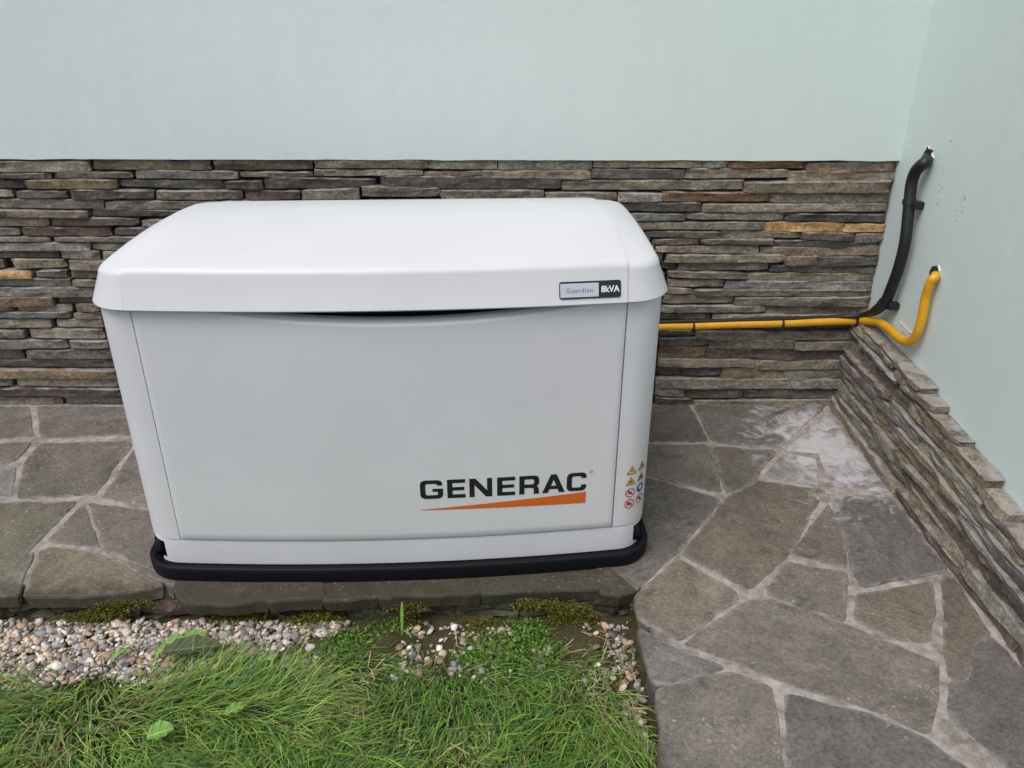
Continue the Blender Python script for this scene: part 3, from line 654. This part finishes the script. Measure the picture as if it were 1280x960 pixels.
# straw lying on the grass
straw = []
xs, ys = scatter(1500, -1.3, XE - .01, -1.5, -.96, lambda x, y: .18 + .8 * (x > .17) + .5 * (vnoise(x, y, 8, 99) > .66))
n = len(xs); az = NR.uniform(0, 3.14, n); L = NR.uniform(.012, .05, n); w = NR.uniform(.0006, .0013, n); z = groundz(xs, ys) + NR.uniform(.006, .030, n) * np.clip((-.95 - ys) / .2, .3, 1)
ca, sa = np.cos(az), np.sin(az); tl = NR.normal(0, .12, n)
q = [np.stack([xs + ca * L * a - sa * w * b, ys + sa * L * a + ca * w * b, z + tl * L * a], 1) for a, b in ((-.5, -1), (.5, -1), (.5, 1), (-.5, 1))]
V3 = np.stack(q, 1).reshape(-1, 3); F3 = np.arange(4 * n).reshape(n, 4)
T3 = np.repeat(np.array([.46, .38, .22])[None] * NR.uniform(.5, 1.2, (n, 1)), 4, 0)
tag(tinted('straw', V3, F3, T3, mat_vcol('dry_straw', .7, .2, .15)), 'dry straw scattered over the lawn edge beside the paved path', 'straw', kind='stuff')

# broad leaves
def leaf(parent, L, wid, az, pitch, off, col, mat, curl=.2):
    vs, fs, LT_, LS_ = [], [], [], []; nu, nv = 14, 5
    for i in range(nu + 1):
        t = i / nu; hw = wid * (math.sin(math.pi * min(1, t * .93 + .05)) ** .75) * (1 + .05 * math.sin(i * 2.6)) + .0008
        for j in range(-nv, nv + 1):
            s = j / nv; x = t * L; y = s * hw
            z = math.sin(pitch) * x - curl * x * x / L + .35 * hw * s * s + .0022 * math.sin(t * 20 - abs(s) * 3) * abs(s)
            vs.append((x * math.cos(pitch), y, z + (-.0016 if j == 0 else 0))); LT_.append(t); LS_.append(s)
    k = 2 * nv + 1
    for i in range(nu):
        for j in range(2 * nv): fs.append((i * k + j, i * k + j + 1, (i + 1) * k + j + 1, (i + 1) * k + j))
    ca, sa = math.cos(az), math.sin(az); vs = [(x * ca - y * sa + off[0], x * sa + y * ca + off[1], z + off[2]) for x, y, z in vs]
    o = from_py('leaf', vs, fs, mat, parent, smooth=True)
    for nm, val in (('along', LT_), ('across', LS_)):
        at = o.data.attributes.new(nm, 'FLOAT', 'POINT'); at.data.foreach_set('value', val)
    return o
def mat_leaf(name, c0, c1):
    g = NG(name); tc = g.n('ShaderNodeNewGeometry'); a = g.noise(tc.outputs['Position'], 60, 5, .6)
    al = g.n('ShaderNodeAttribute', attribute_name='along').outputs['Fac']; ac = g.math('ABSOLUTE', g.n('ShaderNodeAttribute', attribute_name='across').outputs['Fac'])
    col = g.mix(g.ramp(a, (.35, 0.0), (.65, 1.0)), c0, c1)
    side = g.math('ABSOLUTE', g.math('SUBTRACT', g.math('FRACT', g.math('SUBTRACT', g.math('MULTIPLY', al, 7.0), g.math('MULTIPLY', ac, 1.4))), .5))
    vein = g.math('MAXIMUM', g.ramp(ac, (.05, 1.0), (.12, 0.0)), g.ramp(side, (.05, .6), (.13, 0.0)))
    col = g.mix(vein, col, tuple(min(.6, q * 1.7 + .03) for q in c1))
    blot = g.ramp(g.noise(tc.outputs['Position'], 130, 4, .7), (.62, 0.0), (.72, .6)); col = g.mix(blot, col, (.20, .16, .06))
    g.bump((g.noise(tc.outputs['Position'], 160, 3, .6), .4, .002), (vein, -.4, .002)); m = g.fin(col, .5, .35)
    tr = g.n('ShaderNodeBsdfTranslucent'); g.l(col, tr.inputs[0]); mx = g.n('ShaderNodeMixShader'); mx.inputs[0].default_value = .25
    g.l(g.b.outputs[0], mx.inputs[1]); g.l(tr.outputs[0], mx.inputs[2]); g.l(mx.outputs[0], g.t.nodes['Material Output'].inputs[0]); return m
ML = mat_leaf('fresh_leaf', (.15, .30, .05), (.22, .40, .08)); MO = mat_leaf('olive_leaf', (.055, .075, .03), (.085, .105, .045))
w_ = tag(empty('weed', (-.77, -1.05, -.075)), 'small weed with two bright green oval leaves lying on the pebbles', 'weed')
leaf(w_, .050, .019, .05, .18, (-.008, .008, .020), 1, ML); leaf(w_, .055, .016, .25, .25, (.025, .022, .016), 1, ML); leaf(w_, .028, .012, 3.9, .0, (.0, .0, .016), 1, ML)
w_ = tag(empty('weed', (-.765, -1.080, -.060)), 'large dull olive leaf lying flat where the pebbles meet the grass', 'weed')
leaf(w_, .125, .028, .18, .06, (0, 0, .016), 1, MO, .08)
w_ = tag(empty('weed', (-.885, -1.085, -.075)), 'thin curved green blade leaf arching over pebbles left of the oval leaves', 'weed')
leaf(w_, .075, .0075, .85, .75, (0, 0, .004), 1, ML, .7)
w_ = tag(empty('weed', (-.70, -1.325, -.042)), 'single round bright green leaf at the bottom of the lawn', 'weed')
leaf(w_, .050, .022, .4, .15, (0, 0, .020), 1, ML, .1)
w_ = tag(empty('weed', (-.565, -1.27, -.045)), 'small pointed pale leaf low in the middle of the left lawn', 'weed')
leaf(w_, .045, .012, .7, .2, (0, 0, .022), 1, ML, .3)
# tall blade standing against the step
w_ = tag(empty('grass_stalk', (-.25, -.985, -.085)), 'tall single grass stalk standing up against the black base', 'grass stalk')
leaf(w_, .11, .003, 1.5, 1.35, (0, 0, 0), 1, ML, .25); leaf(w_, .06, .003, -.9, .8, (0, 0, .01), 1, ML, .5)

# ------------------------------------------------------------------ the generator
GX, GY, GR = (-0.2766, -0.5409, 0.0495)
gen = tag(empty('generator', (GX, GY, 0), GR), 'white home standby generator with black base standing on the paving by the slate wall', 'generator')
YF, YB = -.300, .270
def warp(x, y):
    """the front of the housing bows gently outwards"""
    f = max(0, min(1, (-y) / .30)); return y - .035 * (1 - min(1, (x / .61) ** 2)) * f
def outline(s, hw, yf, yb, r, nf=26, ns=10, nc=8):
    """rounded rectangle inset by s, counter-clockwise from the front-left corner"""
    hw, yf, yb = hw - s, yf + s, yb - s; r = max(r - s, .0012); P = []
    hw = max(hw, r + .001)
    if yb - yf < 2 * r + .001: m_ = (yf + yb) / 2; yf, yb = m_ - r - .0005, m_ + r + .0005
    for (cx, cy, a0) in ((-hw + r, yf + r, math.pi), (hw - r, yf + r, 1.5 * math.pi), (hw - r, yb - r, 0), (-hw + r, yb - r, .5 * math.pi)):
        c = [(cx + r * math.cos(a0 + .5 * math.pi * k / nc), cy + r * math.sin(a0 + .5 * math.pi * k / nc)) for k in range(nc + 1)]
        n = nf if a0 in (math.pi, 0) else ns
        P.append((c, n))
    out = []
    for i, (c, n) in enumerate(P):
        out += c; a, b = c[-1], P[(i + 1) % 4][0][0]
        out += [(a[0] + (b[0] - a[0]) * k / n, a[1] + (b[1] - a[1]) * k / n) for k in range(1, n)]
    return out
def loft(bm, rings, cap_top=True, cap_bot=False, skip=None):
    R = [[bm.verts.new(p) for p in ring] for ring in rings]; n = len(R[0])
    for j, (A, B) in enumerate(zip(R, R[1:])):
        for i in range(n):
            if skip and skip(j, i): continue
            bm.faces.new((A[i], A[(i + 1) % n], B[(i + 1) % n], B[i]))
    if cap_top: bm.faces.new(R[-1])
    if cap_bot: bm.faces.new(R[0][::-1])
    return R
def ring(s, z, hw, yf, yb, r): return [(x, warp(x, y), z) for x, y in outline(s, hw, yf, yb, r)]

# base tray
B = (.613, -.324, .276, .078)
bm = bmesh.new()
loft(bm, [ring(s, z, *B) for s, z in ((.004, .0), (.0015, .006), (.0, .030), (.0003, .0375), (.0022, .0405), (.006, .0418), (.013, .0410), (.0165, .034), (.034, .033))], True, True)
from_bm('base_tray', bm, M['base'], gen, smooth=True, ang=50)
# dark carcass behind the panels
C_ = (.598, -.298, .270, .068)
bm = bmesh.new(); loft(bm, [ring(.052, z, *C_) for z in (.030, .690)], True, True); from_bm('inner_frame', bm, M['core'], gen)
# white skirt strip with the lifting holes in its corners
bm = bmesh.new(); NC, NF = 8, 26
zl_ = (.036, .048, .062, .078, .093, .1005, .1025)
def sk(j, i):
    left = 2 <= i <= 5; right = (NC + NF) + 3 <= i <= (NC + NF) + 6
    return (left and j in (1, 2, 3)) or (right and j in (1, 2, 3)) or (left and i > 2 and j == 0 and i < 5)
loft(bm, [ring(.001 if z < .1 else (.0015 if z < .102 else .005), z, *C_) for z in zl_], False, False, sk)
from_bm('skirt', bm, M['white'], gen, smooth=True, ang=40)
for sx, ix in ((-1, 3.5), (1, NC + NF + 4.5)):
    p = ring(.006, .068, *C_); a = Vector(p[int(ix)]); b = Vector(p[int(ix) + 1]); c = (a + b) / 2
    bm = bmesh.new(); vs, fs = tube_mesh([Vector((0, 0, -.022)), Vector((0, 0, -.004)), Vector((0, 0, .0)), Vector((0, 0, .018))], lambda i, n: (.013, .013, .010, .010)[i], 12)
    from_py('lifting_lug', vs, fs, M['base'], gen, c, True)
# (corner panels)
# corner posts and sides: everything but the door opening
DL, DR = -.511, .509
bm = bmesh.new(); zz_ = [.1035, .106, .30, .50, .700]
R = loft(bm, [ring(.004 if i == 0 else .0, z, *C_) for i, z in enumerate(zz_)], False, False)
geo = bm.verts[:] + bm.edges[:] + bm.faces[:]
for cut in (DL - .0022, DR + .0022):
    r_ = bmesh.ops.bisect_plane(bm, geom=bm.verts[:] + bm.edges[:] + bm.faces[:], plane_co=(cut, 0, 0), plane_no=(1, 0, 0))
kill = [f for f in bm.faces if DL - .002 < f.calc_center_median().x < DR + .002 and f.calc_center_median().y < 0]
bmesh.ops.delete(bm, geom=kill, context='FACES')
ed = [e for e in bm.edges if e.is_boundary and all(v.co.y < -.2 and (abs(v.co.x - DL) < .004 or abs(v.co.x - DR) < .004) for v in e.verts)]
ex = bmesh.ops.extrude_edge_only(bm, edges=ed)
for v in [g for g in ex['geom'] if isinstance(g, bmesh.types.BMVert)]: v.co.y += .010
bl = bmesh.new(); tmp = bpy.data.meshes.new('t'); bm.to_mesh(tmp); bl.from_mesh(tmp); bpy.data.meshes.remove(tmp)
for (src, keep, nm) in ((bm, lambda x: x < 0, 'corner_panel'), (bl, lambda x: x >= 0, 'corner_panel')):
    bmesh.ops.bisect_plane(src, geom=src.verts[:] + src.edges[:] + src.faces[:], plane_co=(0, 0, 0), plane_no=(1, 0, 0))
    bmesh.ops.delete(src, geom=[f for f in src.faces if not keep(f.calc_center_median().x)], context='FACES')
    from_bm(nm, src, M['white'], gen, smooth=True, ang=40)

# door with the scooped finger pull under the lid
def scoop(x, z):
    t = (x - .035) / .47
    if abs(t) >= 1: return 0
    zc = .6515 + .044 * (abs(t) ** 2.0)
    d = z - zc; s_ = .0016; 
    return 1.9 * (s_ * math.log1p(math.exp(min(40, d / s_)))) if d > -.02 else 0
DZ0, DZ1 = .1070, .700
def door_y(x, z): return warp(x, -.3005) + min(scoop(x, z), .046)
def zcurve(x):
    t = (x - .035) / .47; return .6515 + .044 * t * t
def rowz(x, j):
    z = zs[j]
    if z <= .60: return z
    top = min(DZ1, zcurve(x) + .0070)          # the door stops at the rim of the finger opening
    return .60 + (top - .60) * (z - .60) / (DZ1 - .60)
bm = bmesh.new(); nx, zs = 72, [DZ0 + .0, DZ0 + .003] + [DZ0 + .02 + (.635 - DZ0 - .02) * i / 14 for i in range(15)] + [.635 + (DZ1 - .635) * i / 34 for i in range(1, 35)]
g = []
for j, z in enumerate(zs):
    row = []
    for i in range(nx + 1):
        x = DL + (DR - DL) * i / nx; e = .0022 if (i in (0, nx) or j == 0) else 0
        z_ = rowz(x, j); row.append(bm.verts.new((x, door_y(x, z_) + e, z_)))
    row.insert(1, bm.verts.new((DL + .003, door_y(DL + .003, rowz(DL, j)) + (.002 if j == 0 else 0), rowz(DL, j)))); row.insert(nx + 1, bm.verts.new((DR - .003, door_y(DR - .003, rowz(DR, j)) + (.002 if j == 0 else 0), rowz(DR, j))))
    g.append(row)
for j in range(len(zs) - 1):
    for i in range(nx + 2):
        bm.faces.new((g[j][i], g[j][i + 1], g[j + 1][i + 1], g[j + 1][i]))
bmesh.ops.delete(bm, geom=[v for v in bm.verts if not v.link_faces], context='VERTS')
ed = [e for e in bm.edges if e.is_boundary]
ex = bmesh.ops.extrude_edge_only(bm, edges=ed)
for v in [q for q in ex['geom'] if isinstance(q, bmesh.types.BMVert)]: v.co.y += .016
from_bm('door', bm, M['white'], gen, smooth=True, ang=60)

# lid
LB = (.609, -.316, .282, .085); LZ = .687; LT = .737
AR = .045
def arch(y): return max(0, AR * (1 - ((y + .03) / .31) ** 2))
def end_drop(x):
    e = min(1, max(0, LB[0] - abs(x)) / .14)
    return 1 - .90 * (1 - e) ** 1.9
def lid_rings():
    rings = [ring(.016, LZ + .006, *LB), ring(.010, LZ, *LB), ring(.003, LZ, *LB), ring(.0, LZ + .003, *LB)]
    o0 = outline(0, *LB); n = len(o0)
    for s in (.001, .022, .0228, .024, .026, .0285, .032, .034, .046, .060, .078, .10, .13, .17, .21, .25, .285):
        o = outline(s, *LB); rg = []
        for i, (x, y) in enumerate(o):
            q = min(1, max(0, (s - .022) / .016)); rnd = .016 * math.sqrt(max(0, 1 - (1 - q) ** 2))
            av = arch(y) * end_drop(x)
            z = LT + rnd + av
            if s < .002: z = LZ + .006
            tp = .044 * min(1, max(0, (y + .26) / .45)) * min(1, max(0, -x / .6))     # the intake end narrows towards the wall
            rg.append((x + tp, warp(x, y), z))
        rings.append(rg)
    return rings
LR = lid_rings()
def lid_bm():
    bm = bmesh.new(); R = loft(bm, LR, False, False)
    top = R[-1]; n = len(top)
    # close the narrow slot along the ridge by pairing front and back verts
    f = bm.faces.new(top); bmesh.ops.triangulate(bm, faces=[f])
    return bm
SL_, SR_ = -.517, .506
def cutlid(lo, hi, grow):
    bm = lid_bm()
    for c, sg in ((lo, -1), (hi, 1)):
        if c is None: continue
        bmesh.ops.bisect_plane(bm, geom=bm.verts[:] + bm.edges[:] + bm.faces[:], plane_co=(c, 0, 0), plane_no=(sg, 0, 0), clear_outer=True)
    if grow:
        for v in bm.verts:
            f = min(1, max(0, (v.co.z - LZ) / .03)); v.co.z += .0034 * f; v.co.y += -.0016 if v.co.y < -.2 else (.0016 if v.co.y > .2 else 0)
    ed = [e for e in bm.edges if e.is_boundary and all((lo is not None and abs(v.co.x - lo) < 1e-4) or (hi is not None and abs(v.co.x - hi) < 1e-4) for v in e.verts)]
    ex = bmesh.ops.extrude_edge_only(bm, edges=ed)
    for v in [q for q in ex['geom'] if isinstance(q, bmesh.types.BMVert)]: v.co.z -= .004; v.co.y *= .985
    bmesh.ops.recalc_face_normals(bm, faces=bm.faces)
    return bm
from_bm('lid', cutlid(SL_, SR_, True), M['white'], gen, smooth=True, ang=50)
from_bm('lid_end', cutlid(None, SL_ - .0012, False), M['white'], gen, smooth=True, ang=50)
from_bm('lid_end', cutlid(SR_ + .0012, None, False), M['white'], gen, smooth=True, ang=50)

for (px_, py_) in ((-.330, -.225), (-.292, -.215), (-.318, -.222)):
    zt_ = LT + .016 + arch(py_) * end_drop(px_) + .0036
    vs = [(px_ + .0016 * math.cos(a) * (1 + .4 * math.sin(3 * a)), warp(px_, py_) + .0022 * math.sin(a), zt_) for a in [k * .785 for k in range(8)]]
    from_py('dirt_speck', vs, [tuple(range(8))], M['grey_print'], gen)
# ------------------------------------------------------------------ lettering and marks
DG = bpy.context.evaluated_depsgraph_get()
def fill2d(loops):
    """a filled planar mesh from closed 2D loops (inner loops are holes)"""
    cu = bpy.data.curves.new('t', 'CURVE'); cu.dimensions = '2D'; cu.fill_mode = 'BOTH'
    for lp in loops:
        sp = cu.splines.new('POLY'); sp.points.add(len(lp) - 1); sp.use_cyclic_u = True
        for p, q in zip(sp.points, lp): p.co = (q[0], q[1], 0, 1)
    o = bpy.data.objects.new('t', cu); COL.objects.link(o); bpy.context.view_layer.update()
    dg = bpy.context.evaluated_depsgraph_get(); me = bpy.data.meshes.new_from_object(o.evaluated_get(dg))
    bpy.data.objects.remove(o); bpy.data.curves.remove(cu); return me
def text2d(txt, size, spacing=1.0, bold=0.0):
    cu = bpy.data.curves.new('t', 'FONT'); cu.body = txt; cu.size = size; cu.space_character = spacing; cu.offset = bold; cu.resolution_u = 3
    cu.align_x = 'CENTER'; cu.align_y = 'CENTER'
    o = bpy.data.objects.new('t', cu); COL.objects.link(o); bpy.context.view_layer.update()
    dg = bpy.context.evaluated_depsgraph_get(); me = bpy.data.meshes.new_from_object(o.evaluated_get(dg))
    bpy.data.objects.remove(o); bpy.data.curves.remove(cu); return me
def place(me, name, fn, mat, parent):
    for v in me.vertices: v.co = fn(v.co.x, v.co.y)
    me.materials.clear(); me.materials.append(mat); me.update(); me.name = name
    return link(name, me, parent)
def on_door(x, z, lift=.0006): return Vector((x, door_y(x, z) - lift, z))
u = .384 / 1015
GL = [
 (0, [[(134, 86), (134, 100), (128, 114), (110, 122), (28, 122), (8, 114), (0, 96), (0, 26), (8, 8), (28, 0), (110, 0), (130, 8), (138, 26), (138, 66), (74, 66), (74, 46), (106, 46), (106, 30), (102, 25), (96, 24), (42, 24), (35, 27), (32, 36), (32, 86), (35, 95), (42, 98), (94, 98), (101, 95), (104, 86)]]),
 (163, [[(0, 0), (110, 0), (110, 24), (32, 24), (32, 50), (104, 50), (104, 72), (32, 72), (32, 98), (110, 98), (110, 122), (0, 122)]]),
 (297, [[(0, 0), (31, 0), (31, 80), (100, 0), (138, 0), (138, 122), (107, 122), (107, 42), (38, 122), (0, 122)]]),
 (465, [[(0, 0), (110, 0), (110, 24), (32, 24), (32, 50), (104, 50), (104, 72), (32, 72), (32, 98), (110, 98), (110, 122), (0, 122)]]),
 (600, [[(0, 0), (32, 0), (32, 41), (74, 41), (86, 37), (89, 26), (89, 0), (121, 0), (121, 30), (116, 45), (106, 52), (117, 59), (122, 73), (122, 96), (114, 115), (94, 122), (0, 122)], [(32, 65), (82, 65), (90, 71), (90, 91), (82, 98), (32, 98)]]),
 (740, [[(0, 0), (36, 0), (46, 24), (96, 24), (106, 0), (142, 0), (88, 122), (54, 122)], [(55, 46), (87, 46), (71, 86)]]),
 (892, [[(122, 84), (122, 98), (114, 115), (96, 122), (28, 122), (8, 114), (0, 96), (0, 26), (8, 8), (28, 0), (96, 0), (114, 7), (122, 24), (122, 42), (91, 42), (90, 30), (84, 24), (42, 24), (35, 27), (32, 36), (32, 86), (35, 95), (42, 98), (82, 98), (89, 94), (91, 84)]]),
]
LX, LZ0 = .057, .2195
for off, loops in GL:
    place(fill2d(loops), 'letter', lambda a, b, off=off: on_door(LX + (off + a) * u, LZ0 + b * u * 1.09), M['black'], gen)
# orange wedge, in strips that follow the bow
vs, fs = [], []; N = 16
for i in range(N + 1):
    t = i / N; x = LX + .384 * t; z0 = .1885 - .004 * t; z1 = .190 + .0255 * t
    vs += [tuple(on_door(x, z0)), tuple(on_door(x, z1))]
for i in range(N): fs.append((2 * i, 2 * i + 2, 2 * i + 3, 2 * i + 1))
from_py('logo_wedge', vs, fs, M['orange'], gen)
place(fill2d([[(math.cos(k * .52) * 4, math.sin(k * .52) * 4) for k in range(12)], [(math.cos(k * .52) * 2.6, math.sin(k * .52) * 2.6) for k in range(12)]]),
      'trademark_ring', lambda a, b: on_door(LX + .384 + .010 + a * .0009, .270 + b * .0009), M['grey_print'], gen)

# badge on the lid lip
def lip_y(x, z):
    k = max(0, z - LZ - .006) / (LT + arch(-.298) * end_drop(x) - LZ - .006)
    return warp(x, -.316 + .001 + .021 * k) - .0018
def on_lip(x, z, lift): return Vector((x, lip_y(x, z) - lift, z))
def rrect(w, h_, r, n=5):
    P = []
    for cx, cy, a0 in ((w / 2 - r, h_ / 2 - r, 0), (-w / 2 + r, h_ / 2 - r, 1), (-w / 2 + r, -h_ / 2 + r, 2), (w / 2 - r, -h_ / 2 + r, 3)):
        P += [(cx + r * math.cos((a0 + k / n) * math.pi / 2), cy + r * math.sin((a0 + k / n) * math.pi / 2)) for k in range(n + 1)]
    return P
BX, BZ = .427, .7185; BW, BH = .130, .0335
def plate(name, poly, cx, cz, l0, l1, mat, parent):
    bm = bmesh.new(); A = [bm.verts.new(on_lip(cx + a, cz + b, l0)) for a, b in poly]; Bv = [bm.verts.new(on_lip(cx + a * .985, cz + b * .97, l1)) for a, b in poly]
    n = len(A)
    for i in range(n): bm.faces.new((A[i], A[(i + 1) % n], Bv[(i + 1) % n], Bv[i]))
    bm.faces.new(Bv); return from_bm(name, bm, mat, parent)
bdg = plate('badge', rrect(BW, BH, .005), BX, BZ, -.001, .0028, M['badge'], gen)
plate('badge_face', rrect(.080, .0265, .002), BX - .0225, BZ, .0028, .0033, M['silver'], bdg)
place(text2d('Guardian', .0125, 1.22), 'badge_text', lambda a, b: on_lip(BX - .0225 + a, BZ - .0005 + b, .0037), M['grey_print'], bdg)
place(text2d('8kVA', .0170, 1.0, .0005), 'badge_text', lambda a, b: on_lip(BX + .0415 + a, BZ + b, .0033), M['print_white'], bdg)

# safety stickers round the right-hand corner panel
def around(a, z, lift=.0007):
    """a = arc length along the right corner panel from the door seam"""
    hw, yf, r = C_[0], C_[1], C_[3]; x1 = hw - r; L0 = x1 - DR
    if a < L0: x, y, nx_, ny_ = DR + a, yf, 0, -1
    else:
        th = -math.pi / 2 + (a - L0) / r; x, y = x1 + r * math.cos(th), yf + r + r * math.sin(th); nx_, ny_ = math.cos(th), math.sin(th)
    return Vector((x + nx_ * lift, warp(x, y) + ny_ * lift, z))
def circ(r, n=20): return [(r * math.cos(2 * math.pi * k / n), r * math.sin(2 * math.pi * k / n)) for k in range(n)]
def tri(r): return [(r * math.cos(a), r * math.sin(a) - r * .18) for a in (math.pi / 2, math.pi * 7 / 6, math.pi * 11 / 6)]
BOLT = [(.10, .62), (-.22, .02), (-.02, .02), (-.14, -.42), (.24, .16), (.04, .16), (.22, .62)]
FLAME = [(-.05, .55), (.2, .2), (.32, -.05), (.25, -.32), (-.25, -.32), (-.32, -.02), (-.12, .15)]
HANDS = [(-.5, -.30), (-.1, -.30), (.1, -.12), (.45, -.22), (.42, -.02), (.10, .15), (-.05, .40), (-.22, .28), (-.10, .05), (-.45, -.08)]
BLOB = [(-.55, -.25), (-.2, -.45), (.15, -.3), (.5, -.1), (.35, .25), (.05, .15), (-.15, .42), (-.4, .2)]
FACE = [(-.35, -.6), (.35, -.6), (.3, 0), (.42, .25), (.15, .55), (-.2, .55), (-.4, .25), (-.28, 0)]
def sub(loop, n=3):
    out = []
    for a, b in zip(loop, loop[1:] + loop[:1]): out += [(a[0] + (b[0] - a[0]) * k / n, a[1] + (b[1] - a[1]) * k / n) for k in range(n)]
    return out
def sticker(a, z, kind, sym, sx=1.0):
    s = .0125
    P = lambda l: (lambda p, q: around(a + p * s * sx, z + q * s, l))
    if kind == 'warn':
        o = place(fill2d([sub(tri(1.18))]), 'warning_sticker', P(.0006), M['yellow'], gen)
        place(fill2d([sub(tri(1.18)), sub(tri(.98))]), 'sticker_border', P(.0010), M['black'], o); sc_ = .8
    elif kind == 'ban':
        o = place(fill2d([circ(1)]), 'prohibition_sticker', P(.0006), M['print_white'], gen)
        place(fill2d([circ(1), circ(.80)]), 'sticker_border', P(.0014), M['red'], o)
        d = .09; place(fill2d([[(-.60 + d, .60 + d), (-.60 - d, .60 - d), (.60 - d, -.60 - d), (.60 + d, -.60 + d)]]), 'sticker_slash', P(.0014), M['red'], o); sc_ = .95
    else:
        o = place(fill2d([circ(1)]), 'mandatory_sticker', P(.0006), M['blue'], gen); sc_ = .62
    place(fill2d([[(p * sc_, q * sc_ - (.1 if kind == 'warn' else 0)) for p, q in sym]]), 'sticker_symbol', P(.0010), M['print_white'] if kind == 'must' else M['black'], o)
A1, A2 = .040, .071
for i, (a, k, sy) in enumerate(((A1, 'warn', BOLT), (A1, 'warn', HANDS), (A1, 'ban', HANDS), (A1, 'ban', BLOB), (A2, 'warn', FLAME), (A2, 'warn', BLOB), (A2, 'must', FACE), (A2, 'ban', FLAME))):
    r_ = i % 4; sticker(a, (.261, .231, .199, .168)[r_] + (.003 if a == A2 else 0), k, sy)
